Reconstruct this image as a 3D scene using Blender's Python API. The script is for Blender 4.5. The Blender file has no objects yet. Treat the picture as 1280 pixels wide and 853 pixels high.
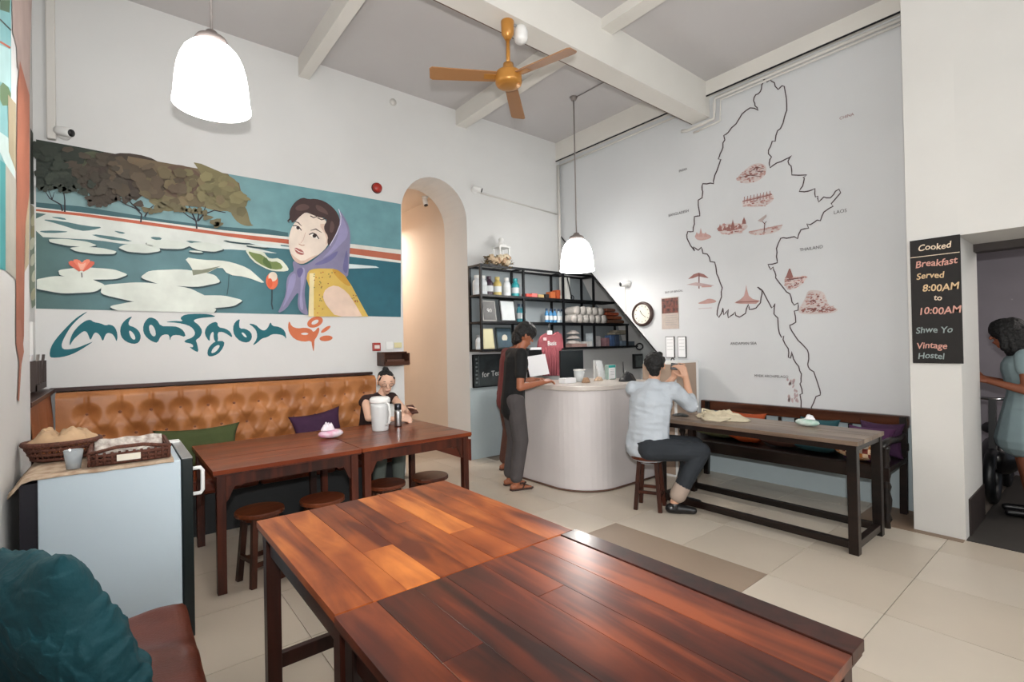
import bpy, bmesh, math, random
from mathutils import Vector, Matrix
from mathutils import noise as mnoise
C = bpy.context.scene.collection
sc = bpy.context.scene
R = random.Random(7)
PI = math.pi

# ------------------------------------------------------------ camera
FPX, YAW, PIT, ROL, H = 615.84, math.radians(38.8456), math.radians(0.47237), math.radians(-1.13474), 1.465
fw = Vector((math.sin(YAW)*math.cos(PIT), math.cos(YAW)*math.cos(PIT), math.sin(PIT)))
rt0 = Vector((math.cos(YAW), -math.sin(YAW), 0)); up0 = rt0.cross(fw)
rt = rt0*math.cos(ROL) + up0*math.sin(ROL); up = up0*math.cos(ROL) - rt0*math.sin(ROL)
CAM = Vector((0, 0, H))
cd = bpy.data.cameras.new('camera'); cam = bpy.data.objects.new('camera', cd); C.objects.link(cam)
cd.sensor_width = 36; cd.lens = FPX/1280*36; cd.clip_start = 0.02; cd.clip_end = 60
cam.matrix_world = Matrix(((rt.x, up.x, -fw.x, 0), (rt.y, up.y, -fw.y, 0), (rt.z, up.z, -fw.z, H), (0, 0, 0, 1)))
sc.camera = cam
# ------------------------------------------------------------ world, lights, exposure
w = bpy.data.worlds.new('world'); sc.world = w; w.use_nodes = True
w.node_tree.nodes['Background'].inputs[0].default_value = (0.75, 0.85, 1, 1)
w.node_tree.nodes['Background'].inputs[1].default_value = 0.35
sc.view_settings.view_transform = 'Standard'; sc.view_settings.look = 'None'
sc.view_settings.gamma = 1; sc.view_settings.use_curve_mapping = False
sc.view_settings.exposure = 0.0
def area(name, loc, target, sx, sy, power, col):
    l = bpy.data.lights.new(name, 'AREA'); l.shape = 'RECTANGLE'; l.size = sx; l.size_y = sy; l.energy = power; l.color = col
    o = bpy.data.objects.new(name, l); C.objects.link(o); o.location = loc
    o.rotation_euler = (Vector(target)-Vector(loc)).to_track_quat('-Z', 'Y').to_euler(); return o
area('rear_fill_light', (2.1, -2.75, 2.75), (2.1, 5, 2.9), 4.6, 2.4, 80, (0.90, 0.96, 1.0))  # added fill panel behind the camera; the wall there has no opening
area('corridor_lamp', (3.05, 7.6, 3.3), (3.05, 7.6, 0), 0.5, 0.9, 48, (1.0, 0.90, 0.80))
area('passage_lamp', (6.1, -0.4, 2.35), (6.0, 0.3, 0), 0.8, 0.6, 15, (1.0, 0.90, 0.84))
fl_l = bpy.data.lights.new('camera_flash', 'SPOT'); fl_l.energy = 430; fl_l.color = (1.0, .985, .97); fl_l.shadow_soft_size = .035; fl_l.spot_size = math.radians(125); fl_l.spot_blend = .8
fl_o = bpy.data.objects.new('camera_flash', fl_l); C.objects.link(fl_o); fl_o.location = (0.0, -.03, 1.70); fl_o.rotation_euler = Vector((.70, .78, .28)).to_track_quat('-Z', 'Y').to_euler()
PEND = 21.0          # watts of each pendant bulb
SHADE = 10.5          # glow of the opal shades

# ------------------------------------------------------------ pixel helpers (photo pixel -> point on a real plane)
def ray(x, y): return rt*((x-640)/FPX) - up*((y-426.5)/FPX) + fw
def ax(x, y, X): d = ray(x, y); return CAM + d*(X/d.x)
def ay(x, y, Y): d = ray(x, y); return CAM + d*(Y/d.y)
def az(x, y, z): d = ray(x, y); return CAM + d*((z-H)/d.z)
def mpp(p): return (Vector(p)-CAM).dot(fw)/FPX      # metres per pixel at a point

# ------------------------------------------------------------ materials
def lin(c):
    c = c.lstrip('#'); v = [int(c[i:i+2], 16)/255 for i in (0, 2, 4)]
    return tuple((x/12.92 if x <= .04045 else ((x+.055)/1.055)**2.4) for x in v) + (1,)
MC = {}
def mat(name, col, rough=.6, metal=0, var=0.0, vs=4.0, bump=0.0, bs=60.0, emit=0, trans=0, coat=0, spec=.5, c2=None, alpha=1):
    if name in MC: return MC[name]
    m = bpy.data.materials.new(name); m.use_nodes = True; nt = m.node_tree; b = nt.nodes['Principled BSDF']
    b.inputs['Base Color'].default_value = lin(col); b.inputs['Roughness'].default_value = rough; b.inputs['Metallic'].default_value = metal
    b.inputs['Specular IOR Level'].default_value = spec; b.inputs['Coat Weight'].default_value = coat
    b.inputs['Transmission Weight'].default_value = trans; b.inputs['Alpha'].default_value = alpha
    if emit: b.inputs['Emission Color'].default_value = lin(col); b.inputs['Emission Strength'].default_value = emit
    tc = nt.nodes.new('ShaderNodeTexCoord')
    if var or c2:
        n = nt.nodes.new('ShaderNodeTexNoise'); n.inputs['Scale'].default_value = vs; n.inputs['Detail'].default_value = 5
        nt.links.new(tc.outputs['Object'], n.inputs['Vector'])
        r = nt.nodes.new('ShaderNodeValToRGB'); nt.links.new(n.outputs['Fac'], r.inputs[0])
        a = lin(col); z = lin(c2) if c2 else tuple(x*(1-var) for x in a[:3])+(1,)
        r.color_ramp.elements[0].position = .35; r.color_ramp.elements[1].position = .65
        r.color_ramp.elements[0].color = z; r.color_ramp.elements[1].color = a
        nt.links.new(r.outputs[0], b.inputs['Base Color'])
    if bump:
        n = nt.nodes.new('ShaderNodeTexNoise'); n.inputs['Scale'].default_value = bs; n.inputs['Detail'].default_value = 3
        nt.links.new(tc.outputs['Object'], n.inputs['Vector'])
        bp = nt.nodes.new('ShaderNodeBump'); bp.inputs['Strength'].default_value = bump; bp.inputs['Distance'].default_value = .01
        nt.links.new(n.outputs['Fac'], bp.inputs['Height']); nt.links.new(bp.outputs[0], b.inputs['Normal'])
    MC[name] = m; return m
def wood(name, c1, c2, axis='Y', rough=.3, scale=14, coat=.0, c3=None, bump=.15, blotch=.3, cr=.12):
    if name in MC: return MC[name]
    m = bpy.data.materials.new(name); m.use_nodes = True; nt = m.node_tree; b = nt.nodes['Principled BSDF']; L = nt.links.new
    tc = nt.nodes.new('ShaderNodeTexCoord'); mp = nt.nodes.new('ShaderNodeMapping'); L(tc.outputs['Object'], mp.inputs[0])
    s = {'X': (.12, 1, 1), 'Y': (1, .12, 1), 'Z': (1, 1, .12)}[axis]; mp.inputs['Scale'].default_value = s
    oi = nt.nodes.new('ShaderNodeObjectInfo'); cb = nt.nodes.new('ShaderNodeVectorMath'); cb.operation = 'SCALE'
    cx = nt.nodes.new('ShaderNodeCombineXYZ')
    for i in range(3): L(oi.outputs['Random'], cx.inputs[i])
    L(cx.outputs[0], cb.inputs[0]); cb.inputs['Scale'].default_value = 7; L(cb.outputs[0], mp.inputs['Location'])
    n = nt.nodes.new('ShaderNodeTexNoise'); n.inputs['Scale'].default_value = scale; n.inputs['Detail'].default_value = 8; n.inputs['Distortion'].default_value = 1.2
    L(mp.outputs[0], n.inputs['Vector'])
    n2 = nt.nodes.new('ShaderNodeTexNoise'); n2.inputs['Scale'].default_value = scale*.22; n2.inputs['Detail'].default_value = 3; L(mp.outputs[0], n2.inputs['Vector'])
    n3 = nt.nodes.new('ShaderNodeTexNoise'); n3.inputs['Scale'].default_value = 3.2; n3.inputs['Detail'].default_value = 3; L(tc.outputs['Object'], n3.inputs['Vector'])
    a3 = nt.nodes.new('ShaderNodeMath'); a3.operation = 'MULTIPLY_ADD'; L(n3.outputs['Fac'], a3.inputs[0]); a3.inputs[1].default_value = blotch; L(n2.outputs['Fac'], a3.inputs[2])
    a4 = nt.nodes.new('ShaderNodeMath'); a4.operation = 'SUBTRACT'; L(a3.outputs[0], a4.inputs[0]); a4.inputs[1].default_value = blotch*.5
    ad = nt.nodes.new('ShaderNodeMath'); ad.operation = 'ADD'; L(n.outputs['Fac'], ad.inputs[0]); L(a4.outputs[0], ad.inputs[1])
    ml = nt.nodes.new('ShaderNodeMath'); ml.operation = 'MULTIPLY_ADD'; L(ad.outputs[0], ml.inputs[0]); ml.inputs[1].default_value = .5
    ob = nt.nodes.new('ShaderNodeMath'); ob.operation = 'MULTIPLY_ADD'; L(oi.outputs['Random'], ob.inputs[0]); ob.inputs[1].default_value = .05; ob.inputs[2].default_value = -.025
    L(ob.outputs[0], ml.inputs[2])
    r = nt.nodes.new('ShaderNodeValToRGB'); L(ml.outputs[0], r.inputs[0]); e = r.color_ramp.elements
    e[0].position = .38; e[0].color = lin(c1); e[1].position = .64; e[1].color = lin(c2)
    if c3: k = e.new(.51); k.color = lin(c3)
    L(r.outputs[0], b.inputs['Base Color'])
    b.inputs['Specular IOR Level'].default_value = .3; b.inputs['Roughness'].default_value = rough; b.inputs['Coat Weight'].default_value = coat; b.inputs['Coat Roughness'].default_value = cr
    bp = nt.nodes.new('ShaderNodeBump'); bp.inputs['Strength'].default_value = bump; bp.inputs['Distance'].default_value = .002
    L(n.outputs['Fac'], bp.inputs['Height']); L(bp.outputs[0], b.inputs['Normal'])
    MC[name] = m; return m
def paint_mat():
    m = bpy.data.materials.new('wall_paint_colours'); m.use_nodes = True; nt = m.node_tree; b = nt.nodes['Principled BSDF']
    a = nt.nodes.new('ShaderNodeAttribute'); a.attribute_name = 'Col'
    n = nt.nodes.new('ShaderNodeTexNoise'); n.inputs['Scale'].default_value = 6; n.inputs['Detail'].default_value = 4
    g = nt.nodes.new('ShaderNodeNewGeometry'); nt.links.new(g.outputs['Position'], n.inputs['Vector'])
    mr = nt.nodes.new('ShaderNodeMapRange'); mr.inputs['From Min'].default_value = .3; mr.inputs['From Max'].default_value = .7
    mr.inputs['To Min'].default_value = .86; mr.inputs['To Max'].default_value = 1.05
    nt.links.new(n.outputs['Fac'], mr.inputs['Value'])
    mx = nt.nodes.new('ShaderNodeVectorMath'); mx.operation = 'SCALE'
    nt.links.new(a.outputs['Color'], mx.inputs[0]); nt.links.new(mr.outputs[0], mx.inputs['Scale']); nt.links.new(mx.outputs[0], b.inputs['Base Color'])
    b.inputs['Roughness'].default_value = .7; return m
PAINT = paint_mat()
def tuft_leather(name, col, c2):
    return mat(name, col, .38, var=.3, vs=3.5, c2=c2, bump=.12, bs=160, spec=.5)
W_WALL = mat('warm_white_plaster', '#dadad8', .85, var=.05, vs=1.3, bump=.05, bs=25)
W_MAP = mat('cool_white_plaster', '#d1d3d4', .85, var=.05, vs=1.1, bump=.05, bs=25)
W_CREAM = mat('cream_plaster', '#d9d7d2', .85, var=.05, vs=1.2, bump=.04, bs=25)
W_CEIL = mat('grey_ceiling_paint', '#c6c3c2', .9, var=.04, vs=1.0)
W_BEAM = mat('beam_paint', '#dcd9d2', .8, var=.04, vs=2)
W_BEIGE = mat('beige_passage_paint', '#d8c8b8', .85, var=.05, vs=1.5)
W_GREY = mat('grey_recess_paint', '#bfc4c4', .85, var=.05, vs=1.5)
BLACKM = mat('black_metal', '#15161a', .45, metal=.3)
BLACKP = mat('black_plastic', '#101214', .4)
WHITEP = mat('white_plastic', '#e6e6e3', .4)
GREYP = mat('grey_plastic', '#8d9092', .5)
STEEL = mat('brushed_steel', '#b4b4b4', .3, metal=1)
CHROME = mat('chrome', '#d8d8d8', .12, metal=1)
TB1 = wood('red_brown_table_wood', '#56200b', '#c97838', 'Y', .38, 9, .04, '#944a1f', blotch=.55)
TB2 = wood('deep_red_table_wood', '#280e07', '#86401f', 'Y', .3, 11, .22, '#54200f', blotch=.45, cr=.24)
LT = wood('long_table_wood', '#4a1a0b', '#93481f', 'X', .3, 10, .2, '#6e2d13')
DKW = wood('dark_table_frame_wood', '#1c0c08', '#3d1a10', 'Z', .4, 14, .15)
RDW = wood('red_frame_wood', '#28100a', '#542414', 'Z', .4, 14, .15)
BKW = wood('black_brown_bench_wood', '#0b0706', '#21130e', 'Y', .35, 14, .2)
GRW = wood('worn_grey_table_top', '#5d4a3e', '#8f7d6c', 'Y', .38, 10, .1)
LEATHER = tuft_leather('tan_leather', '#b87947', '#9a6034')
LEATHER2 = mat('red_brown_leather', '#70301a', .42, c2='#52200f', vs=3.5, bump=.15, bs=120, spec=.35)

# ------------------------------------------------------------ mesh helpers
def wl(o):
    v = Vector((0, 0, 0))
    while o: v += o.location; o = o.parent
    return v
def empty(name, loc, label=None, cat=None, group=None, kind=None):
    o = bpy.data.objects.new(name, None); C.objects.link(o); o.location = loc; o.empty_display_size = .1
    return tag(o, label, cat, group, kind)
def tag(o, label=None, cat=None, group=None, kind=None):
    if label: o['label'] = label
    if cat: o['category'] = cat
    if group: o['group'] = group
    if kind: o['kind'] = kind
    return o
def setup(me, m, smooth):
    for x in (m if isinstance(m, (list, tuple)) else [m]): me.materials.append(x)
    if smooth: me.polygons.foreach_set('use_smooth', [True]*len(me.polygons)); me.update()
class MB:
    def __init__(s): s.v = []; s.f = []; s.mi = []; s.c = []; s.k = 0
    def add(s, vs, fs):
        o = len(s.v); s.v += [Vector(p) for p in vs]; s.f += [[i+o for i in f] for f in fs]; s.mi += [s.k]*len(fs); return s
    def box(s, x0, x1, y0, y1, z0, z1):
        return s.add([(x0,y0,z0),(x1,y0,z0),(x1,y1,z0),(x0,y1,z0),(x0,y0,z1),(x1,y0,z1),(x1,y1,z1),(x0,y1,z1)],
                     [[0,3,2,1],[4,5,6,7],[0,1,5,4],[1,2,6,5],[2,3,7,6],[3,0,4,7]])
    def obox(s, c, sz, M=None):
        a, b, d = [q/2 for q in sz]; M = M or Matrix.Identity(3); c = Vector(c)
        vs = [c + M @ Vector(p) for p in ((-a,-b,-d),(a,-b,-d),(a,b,-d),(-a,b,-d),(-a,-b,d),(a,-b,d),(a,b,d),(-a,b,d))]
        return s.add(vs, [[0,3,2,1],[4,5,6,7],[0,1,5,4],[1,2,6,5],[2,3,7,6],[3,0,4,7]])
    def bar(s, p, q, w, d=None, w2=None):      # square bar from p to q
        p, q = Vector(p), Vector(q); d = d or w; t = (q-p).normalized()
        u = Vector((1,0,0)) if abs(t.x) < .9 else Vector((0,1,0)); u = (u - t*u.dot(t)).normalized(); n = t.cross(u)
        k = (w2 or w)/w; vs = []
        for c, f in ((p, 1), (q, k)):
            for a, b in ((-1,-1),(1,-1),(1,1),(-1,1)): vs.append(c+u*(a*w/2*f)+n*(b*d/2*f))
        return s.add(vs, [[3,2,1,0],[4,5,6,7],[0,1,5,4],[1,2,6,5],[2,3,7,6],[3,0,4,7]])
    def tube(s, pts, r, n=8, closed=False, cap=True):
        pts = [Vector(p) for p in pts]; N = len(pts); rs = r if isinstance(r, (list, tuple)) else [r]*N; vs = []; u = None
        for i, p in enumerate(pts):
            a = pts[i-1] if (i or closed) else p; b = pts[(i+1) % N] if (i < N-1 or closed) else p
            t = (b-a).normalized() if (b-a).length > 1e-9 else Vector((0,0,1))
            if u is None: u = t.orthogonal().normalized()
            u = u - t*u.dot(t); u = u.normalized() if u.length > 1e-6 else t.orthogonal().normalized(); v = t.cross(u)
            for k in range(n): a_ = 2*PI*k/n; vs.append(p + (u*math.cos(a_)+v*math.sin(a_))*rs[i])
        fs = []
        for i in range(N if closed else N-1):
            j = (i+1) % N
            for k in range(n): fs.append([i*n+k, i*n+(k+1) % n, j*n+(k+1) % n, j*n+k])
        if cap and not closed: fs += [list(range(n))[::-1], [(N-1)*n+k for k in range(n)]]
        return s.add(vs, fs)
    def lathe(s, prof, c=(0,0,0), n=24, axis=None, cap=True):   # prof [(r,z)]
        c = Vector(c); q = Vector((0,0,1)).rotation_difference(Vector(axis).normalized()) if axis else None; vs = []
        for r, z in prof:
            for k in range(n):
                a = 2*PI*k/n; p = Vector((r*math.cos(a), r*math.sin(a), z)); vs.append(c + (q @ p if q else p))
        fs = [[i*n+k, i*n+(k+1) % n, (i+1)*n+(k+1) % n, (i+1)*n+k] for i in range(len(prof)-1) for k in range(n)]
        if cap: fs += [list(range(n))[::-1], [(len(prof)-1)*n+k for k in range(n)]]
        return s.add(vs, fs)
    def prism(s, poly, d, t):                   # poly: 3-D points in a plane, extruded by vector d*t
        poly = [Vector(p) for p in poly]; d = Vector(d)*t; n = len(poly)
        return s.add(poly+[p+d for p in poly], [list(range(n))[::-1], list(range(n, 2*n))]+[[i, (i+1) % n, n+(i+1) % n, n+i] for i in range(n)])
    def grid(s, fn, nu, nv):
        vs = [fn(i/nu, j/nv) for j in range(nv+1) for i in range(nu+1)]; W = nu+1
        return s.add(vs, [[j*W+i, j*W+i+1, (j+1)*W+i+1, (j+1)*W+i] for j in range(nv) for i in range(nu)])
    def sph(s, c, r, n=12, sc_=(1,1,1), M=None):
        c = Vector(c); vs = []; fs = []
        for i in range(n//2+1):
            t = PI*i/(n//2)
            for k in range(n):
                a = 2*PI*k/n; p = Vector((math.sin(t)*math.cos(a)*sc_[0], math.sin(t)*math.sin(a)*sc_[1], math.cos(t)*sc_[2]))*r
                vs.append(c+(M @ p if M else p))
        for i in range(n//2):
            for k in range(n): fs.append([i*n+k, (i+1)*n+k, (i+1)*n+(k+1) % n, i*n+(k+1) % n])
        return s.add(vs, fs)
    def build(s, name, m, parent=None, smooth=False, bevel=0, label=None, cat=None, group=None, kind=None, local=False, fix=True, solid=0, sub=0):
        me = bpy.data.meshes.new(name)
        if local: off = Vector((0,0,0))
        elif parent: off = wl(parent)
        else:
            xs = [p.x for p in s.v]; ys = [p.y for p in s.v]; off = Vector(((min(xs)+max(xs))/2, (min(ys)+max(ys))/2, min(p.z for p in s.v)))
        me.from_pydata([p-off for p in s.v], [], s.f)
        if len(set(s.mi)) > 1: me.polygons.foreach_set('material_index', s.mi)
        setup(me, m, smooth)
        if fix:
            bm = bmesh.new(); bm.from_mesh(me); bmesh.ops.remove_doubles(bm, verts=bm.verts, dist=1e-6); bmesh.ops.recalc_face_normals(bm, faces=bm.faces); bm.to_mesh(me); bm.free()
        o = bpy.data.objects.new(name, me); C.objects.link(o)
        if parent: o.parent = parent
        elif not local: o.location = off
        if solid: q = o.modifiers.new('thickness', 'SOLIDIFY'); q.thickness = solid; q.offset = 0
        if bevel: q = o.modifiers.new('bevel', 'BEVEL'); q.width = bevel; q.segments = 2; q.limit_method = 'ANGLE'
        if sub: q = o.modifiers.new('sub', 'SUBSURF'); q.levels = q.render_levels = sub
        return tag(o, label, cat, group, kind)
def box(name, x0, x1, y0, y1, z0, z1, m, parent=None, **k): return MB().box(x0,x1,y0,y1,z0,z1).build(name, m, parent, **k)
def copy_tree(o, parent=None):
    c = o.copy(); C.objects.link(c); c.parent = parent
    for ch in list(o.children): copy_tree(ch, c)
    return c
def struct(o): o['kind'] = 'structure'; return o
def text(s, size, p, xdir, ydir, m, name, parent, bold=0.0, shear=0, ext=.0006, align='CENTER'):
    cu = bpy.data.curves.new('t', 'FONT'); cu.body = s; cu.size = size; cu.extrude = ext; cu.offset = bold; cu.shear = shear
    cu.align_x = align; cu.align_y = 'CENTER'; cu.resolution_u = 3
    o = bpy.data.objects.new('t', cu); C.objects.link(o); dg = bpy.context.evaluated_depsgraph_get()
    me = bpy.data.meshes.new_from_object(o.evaluated_get(dg)); bpy.data.objects.remove(o)
    x = Vector(xdir).normalized(); y = Vector(ydir).normalized(); z = x.cross(y); off = wl(parent) if parent else Vector((0,0,0))
    M = Matrix(((x.x,y.x,z.x),(x.y,y.y,z.y),(x.z,y.z,z.z))).to_4x4(); M.translation = Vector(p)-off; me.transform(M)
    me.materials.clear(); me.materials.append(m); me.name = name
    b = bpy.data.objects.new(name, me); C.objects.link(b); b.parent = parent; return b
def smooth_poly(p, it=1):
    for _ in range(it):
        q = []
        for i in range(len(p)):
            a, b = p[i], p[(i+1) % len(p)]
            q += [(a[0]*.75+b[0]*.25, a[1]*.75+b[1]*.25), (a[0]*.25+b[0]*.75, a[1]*.25+b[1]*.75)]
        p = q
    return p
def ell(cx, cy, rx, ry, rot=0, n=20, wob=0):
    r = math.radians(rot); o = []
    for i in range(n):
        a = 2*PI*i/n; k = 1+wob*math.sin(a*7+cx)
        x, y = rx*math.cos(a)*k, ry*math.sin(a)*k; o.append((cx+x*math.cos(r)-y*math.sin(r), cy+x*math.sin(r)+y*math.cos(r)))
    return o
class Paint:
    """flat paint on a wall plane: polygons in photo pixels mapped to the plane, each its own thin colour layer"""
    def __init__(s, fn): s.fn = fn; s.v = []; s.f = []; s.col = []; s.lay = 0
    def poly(s, pts, col, lay=None, it=0):
        if it: pts = smooth_poly(pts, it)
        if lay is None: s.lay += 1; lay = s.lay
        o = len(s.v); s.v += [s.fn(x, y, .001+lay*.00022) for x, y in pts]; s.f.append(list(range(o, o+len(pts)))); s.col.append([lin(col)]*len(pts) if isinstance(col, str) else [lin(c) for c in col]); return s
    def line(s, pts, wd, col, lay=None):
        if lay is None: s.lay += 1; lay = s.lay
        o = len(s.v); n = len(pts)
        for i, (x, y) in enumerate(pts):
            a = pts[max(i-1, 0)]; b = pts[min(i+1, n-1)]; dx, dy = b[0]-a[0], b[1]-a[1]; L = math.hypot(dx, dy) or 1
            ww = wd[i] if isinstance(wd, (list, tuple)) else wd
            for q in (-.5, .5): s.v.append(s.fn(x-dy/L*ww*q, y+dx/L*ww*q, .001+lay*.00022))
        for i in range(n-1): s.f.append([o+2*i, o+2*i+1, o+2*i+3, o+2*i+2]); s.col.append([lin(col)]*4)
        return s
    def build(s, name, parent=None, **k):
        me = bpy.data.meshes.new(name); off = wl(parent) if parent else sum(s.v, Vector((0,0,0)))/len(s.v)
        me.from_pydata([p-off for p in s.v], [], s.f); at = me.color_attributes.new('Col', 'FLOAT_COLOR', 'CORNER')
        d = [x for f in s.col for c in f for x in c]; at.data.foreach_set('color', d); me.materials.append(PAINT)
        o = bpy.data.objects.new(name, me); C.objects.link(o); o.parent = parent
        if not parent: o.location = off
        return tag(o, **k)

# ============================================================ ROOM SHELL
YM, XM, XL, ZC = 5.27, 5.22, -.48, 4.47
fl = struct(MB().box(-.6, 8.2, -3.0, 9.4, -.06, -.012).build('floor', mat('dark_grout', '#8f8478', .9)))
TM = [mat('beige_floor_tile', '#c9bdac', .32, var=.05, vs=2), mat('pale_floor_tile', '#cdc2b2', .3, var=.05, vs=2),
      mat('sand_floor_tile', '#c4b8a7', .32, var=.05, vs=2)]
TD = mat('taupe_floor_tile', '#9c8a78', .35, var=.08, vs=2.5)
g = .0018; tb = MB().box(g-.3, .3-g, g-.3, .3-g, -.012, 0)
tp = []
for m in TM:
    o = tb.build('tile', m, fl, local=True); o.location = (0,0,-1); tp.append(o)
first = [True]*3
for i in range(-7, 5):
    for j in range(-4, 17):
        cx, cy = 3.16-.3+.6*i, 1.424+.3+.6*j
        if cx < -.8 or cy > 9.2 or (cy > YM and not (2.3 < cx < 3.9)) or cx > 5.3 or cy < -1.4: continue
        if abs(cx-2.86) < .01 and j in (0, 1): continue
        k = R.choice((0, 0, 1, 1, 2)); o = tp[k]
        if first[k]: first[k] = False
        else: o = tp[k].copy(); C.objects.link(o)
        o.parent = fl; o.location = Vector((cx, cy, 0)) - fl.location
MB().box(2.56+g, 3.16-g, 1.424+g, 2.624-g, -.012, 0).build('tile', TD, fl, label='long taupe floor tile')
box('trim_1', 4.73, 8.1, -1.2, .735, -.012, .004, mat('dark_concrete', '#37332f', .7, var=.2), kind='structure')   # passage floor
struct(MB().box(4.66, 5.2, .74, 1.4, -.012, .003).build('trim_2', mat('brown_threshold', '#8f7864', .5, var=.1)))

def wallpoly(name, pts, d, t, m): return struct(MB().prism(pts, d, t).build(name, m))
# wall with the mural (plane Y=YM) with an arched opening
xa0, xa1, zs = 2.62, 3.535, 3.06; rr = (xa1-xa0)/2; xc = (xa0+xa1)/2; ab = MB()
n = 20; arc = [(xc-rr*math.cos(PI*i/n), zs+rr*1.05*math.sin(PI*i/n)) for i in range(n+1)]
ab.box(XL-.1, xa0, YM, YM+.55, 0, ZC); ab.box(xa1, 7.2, YM, YM+.55, 0, ZC)
for i in range(n):
    (x0, z0), (x1, z1) = arc[i], arc[i+1]
    ab.add([(x0,YM,z0),(x1,YM,z1),(x1,YM,ZC),(x0,YM,ZC),(x0,YM+.55,z0),(x1,YM+.55,z1),(x1,YM+.55,ZC),(x0,YM+.55,ZC)],
           [[0,1,2,3],[7,6,5,4],[0,4,5,1],[3,2,6,7]])
struct(ab.build('wall_back', W_WALL))
# corridor beyond the arch
struct(box('wall_corridor_right', 3.535, 3.65, YM+.55, 9.3, 0, 3.57, W_BEIGE)); struct(box('wall_corridor_left', 2.45, 2.55, YM+.55, 9.3, 0, 3.57, W_BEIGE))
struct(box('wall_corridor_end', 2.45, 3.65, 9.3, 9.4, 0, 3.57, W_BEIGE)); struct(box('ceiling_corridor', 2.45, 3.65, YM+.55, 9.4, 3.57, 3.62, W_BEIGE))
REDB = mat('red_brown_skirting', '#6b2a1c', .5)
struct(box('baseboard_corridor', 3.515, 3.535, YM-.005, 9.3, 0, .27, REDB))
# left wall: near painted stretch and the recess that holds the bench
struct(box('wall_left', -.62, XL, 3.86, YM+.1, 0, ZC, W_WALL))
wn = struct(box('wall_left_near', -.62, -.375, -3.0, 3.86, 0, ZC, W_WALL))
# wall with the map (plane X=XM); its lower left corner is cut by the stair
s0 = (YM, 3.09); s1 = (3.45, 1.165)
struct(MB().prism([(XM,.9,0),(XM,3.45,0),(XM,3.45,1.165),(XM,YM,3.09),(XM,YM,ZC),(XM,.9,ZC)], (1,0,0), .12).build('wall_right', W_MAP))
struct(box('wall_stair_recess', 7.1, 7.2, 3.0, YM, 0, 3.6, W_GREY)); struct(box('wall_stair_recess_side', 5.34, 7.1, 3.3, 3.4, 0, 1.2, W_GREY))
struct(MB().prism([(5.34,YM,3.09),(5.34,3.4,1.1),(5.34,3.4,1.2),(5.34,YM,3.2)], (1,0,0), 1.8).build('ceiling_stair', W_GREY))
MB().bar((XM-.004,YM-.01,3.08),(XM-.004,3.45,1.155),.02,.012).build('trim_3', BLACKM, kind='structure')
# pillar and wall over the doorway
struct(box('wall_pillar', 4.73, 5.43, .735, 1.03, 0, ZC, W_CREAM)); struct(box('wall_over_doorway', 4.73, 5.43, -.35, .735, 2.19, ZC, W_CREAM))
struct(box('wall_right_near', 4.73, 5.43, -3.0, -.35, 0, ZC, W_CREAM)); struct(box('baseboard_doorway', 4.85, 5.44, .725, .737, 0, .27, mat('dark_skirting', '#2b211d', .6)))
struct(box('door_1', 5.30, 5.44, -.35, .735, 2.13, 2.19, mat('dark_lintel', '#2e2521', .6)))
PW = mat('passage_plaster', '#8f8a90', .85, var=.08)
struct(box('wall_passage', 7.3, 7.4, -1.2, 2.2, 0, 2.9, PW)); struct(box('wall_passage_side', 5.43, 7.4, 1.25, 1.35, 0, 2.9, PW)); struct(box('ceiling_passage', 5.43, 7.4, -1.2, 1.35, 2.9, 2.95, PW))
struct(box('wall_front', -.62, 5.4, -3.1, -3.0, 0, ZC, W_WALL))
struct(box('ceiling', -.62, 5.4, -3.1, YM+.1, ZC, ZC+.1, W_CEIL)); struct(box('ceiling_near_bay', -.38, XM-.0, -1.29, 2.865, 4.36, ZC, W_CEIL))
struct(box('trim_4', -.4, XM, 2.865, 3.075, 3.97, ZC, W_BEAM))
struct(box('trim_light_block', -.4, XM, -1.5, -1.29, 3.97, ZC, W_BEAM))  # unseen beam added behind the camera to keep light off the upper walls
for nm, x0, x1 in (('trim_6', 1.495, 1.60), ('trim_7', 3.40, 3.55)):
    struct(box(nm, x0, x1, 3.075, YM, 4.27, ZC, W_BEAM)); struct(box(nm+'_near', x0, x1, -3.0, 2.865, 4.27, ZC, W_BEAM))
struct(box('trim_8', XM-.07, XM, .9, 2.865, 4.2, ZC, W_BEAM)); struct(box('trim_9', XM-.07, XM, 3.075, YM, 4.2, ZC, W_BEAM))
for y0, y1 in ((1.03, 2.865), (3.075, YM)): MB().box(XM-.074, XM-.064, y0, y1, 4.186, 4.2).build('trim_10', BLACKM, kind='structure')
struct(box('trim_11', 3.535, 4.9, YM-.003, YM, 0, .925, mat('pale_blue_dado', '#b4c2c6', .7, var=.04))); struct(box('trim_12', XM-.003, XM, 1.03, 3.0, 0, .72, mat('pale_blue_dado', '#b4c2c6')))
# pipes and conduits
PIPE = mat('painted_pipe', '#d2cfc9', .5)
MB().tube([(XM-.03,1.03,4.15),(XM-.03,2.78,4.15),(XM-.03,2.79,4.08),(XM-.03,2.80,3.93),(XM-.03,3.13,3.91),(XM-.03,3.2,3.93)], .018).tube([(XM-.03,1.03,4.11),(XM-.03,2.72,4.11),(XM-.03,2.73,3.88),(XM-.03,3.05,3.86)], .012).build('ceiling_conduit', PIPE, smooth=True, label='pair of white painted conduits along top of map wall, stepping under the beam', cat='pipe')
MB().tube([(XM-.03,3.2,4.13),(XM-.03,YM-.03,4.13)], .012).build('ceiling_conduit', PIPE, smooth=True, label='thin white conduit under ceiling on map wall, beyond the big beam', cat='pipe')
MB().box(-.40, -.345, YM-.05, YM, 3.15, ZC).build('wall_pipe', PIPE, bevel=.008, label='white vertical duct in left corner above the mural', cat='pipe')
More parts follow.
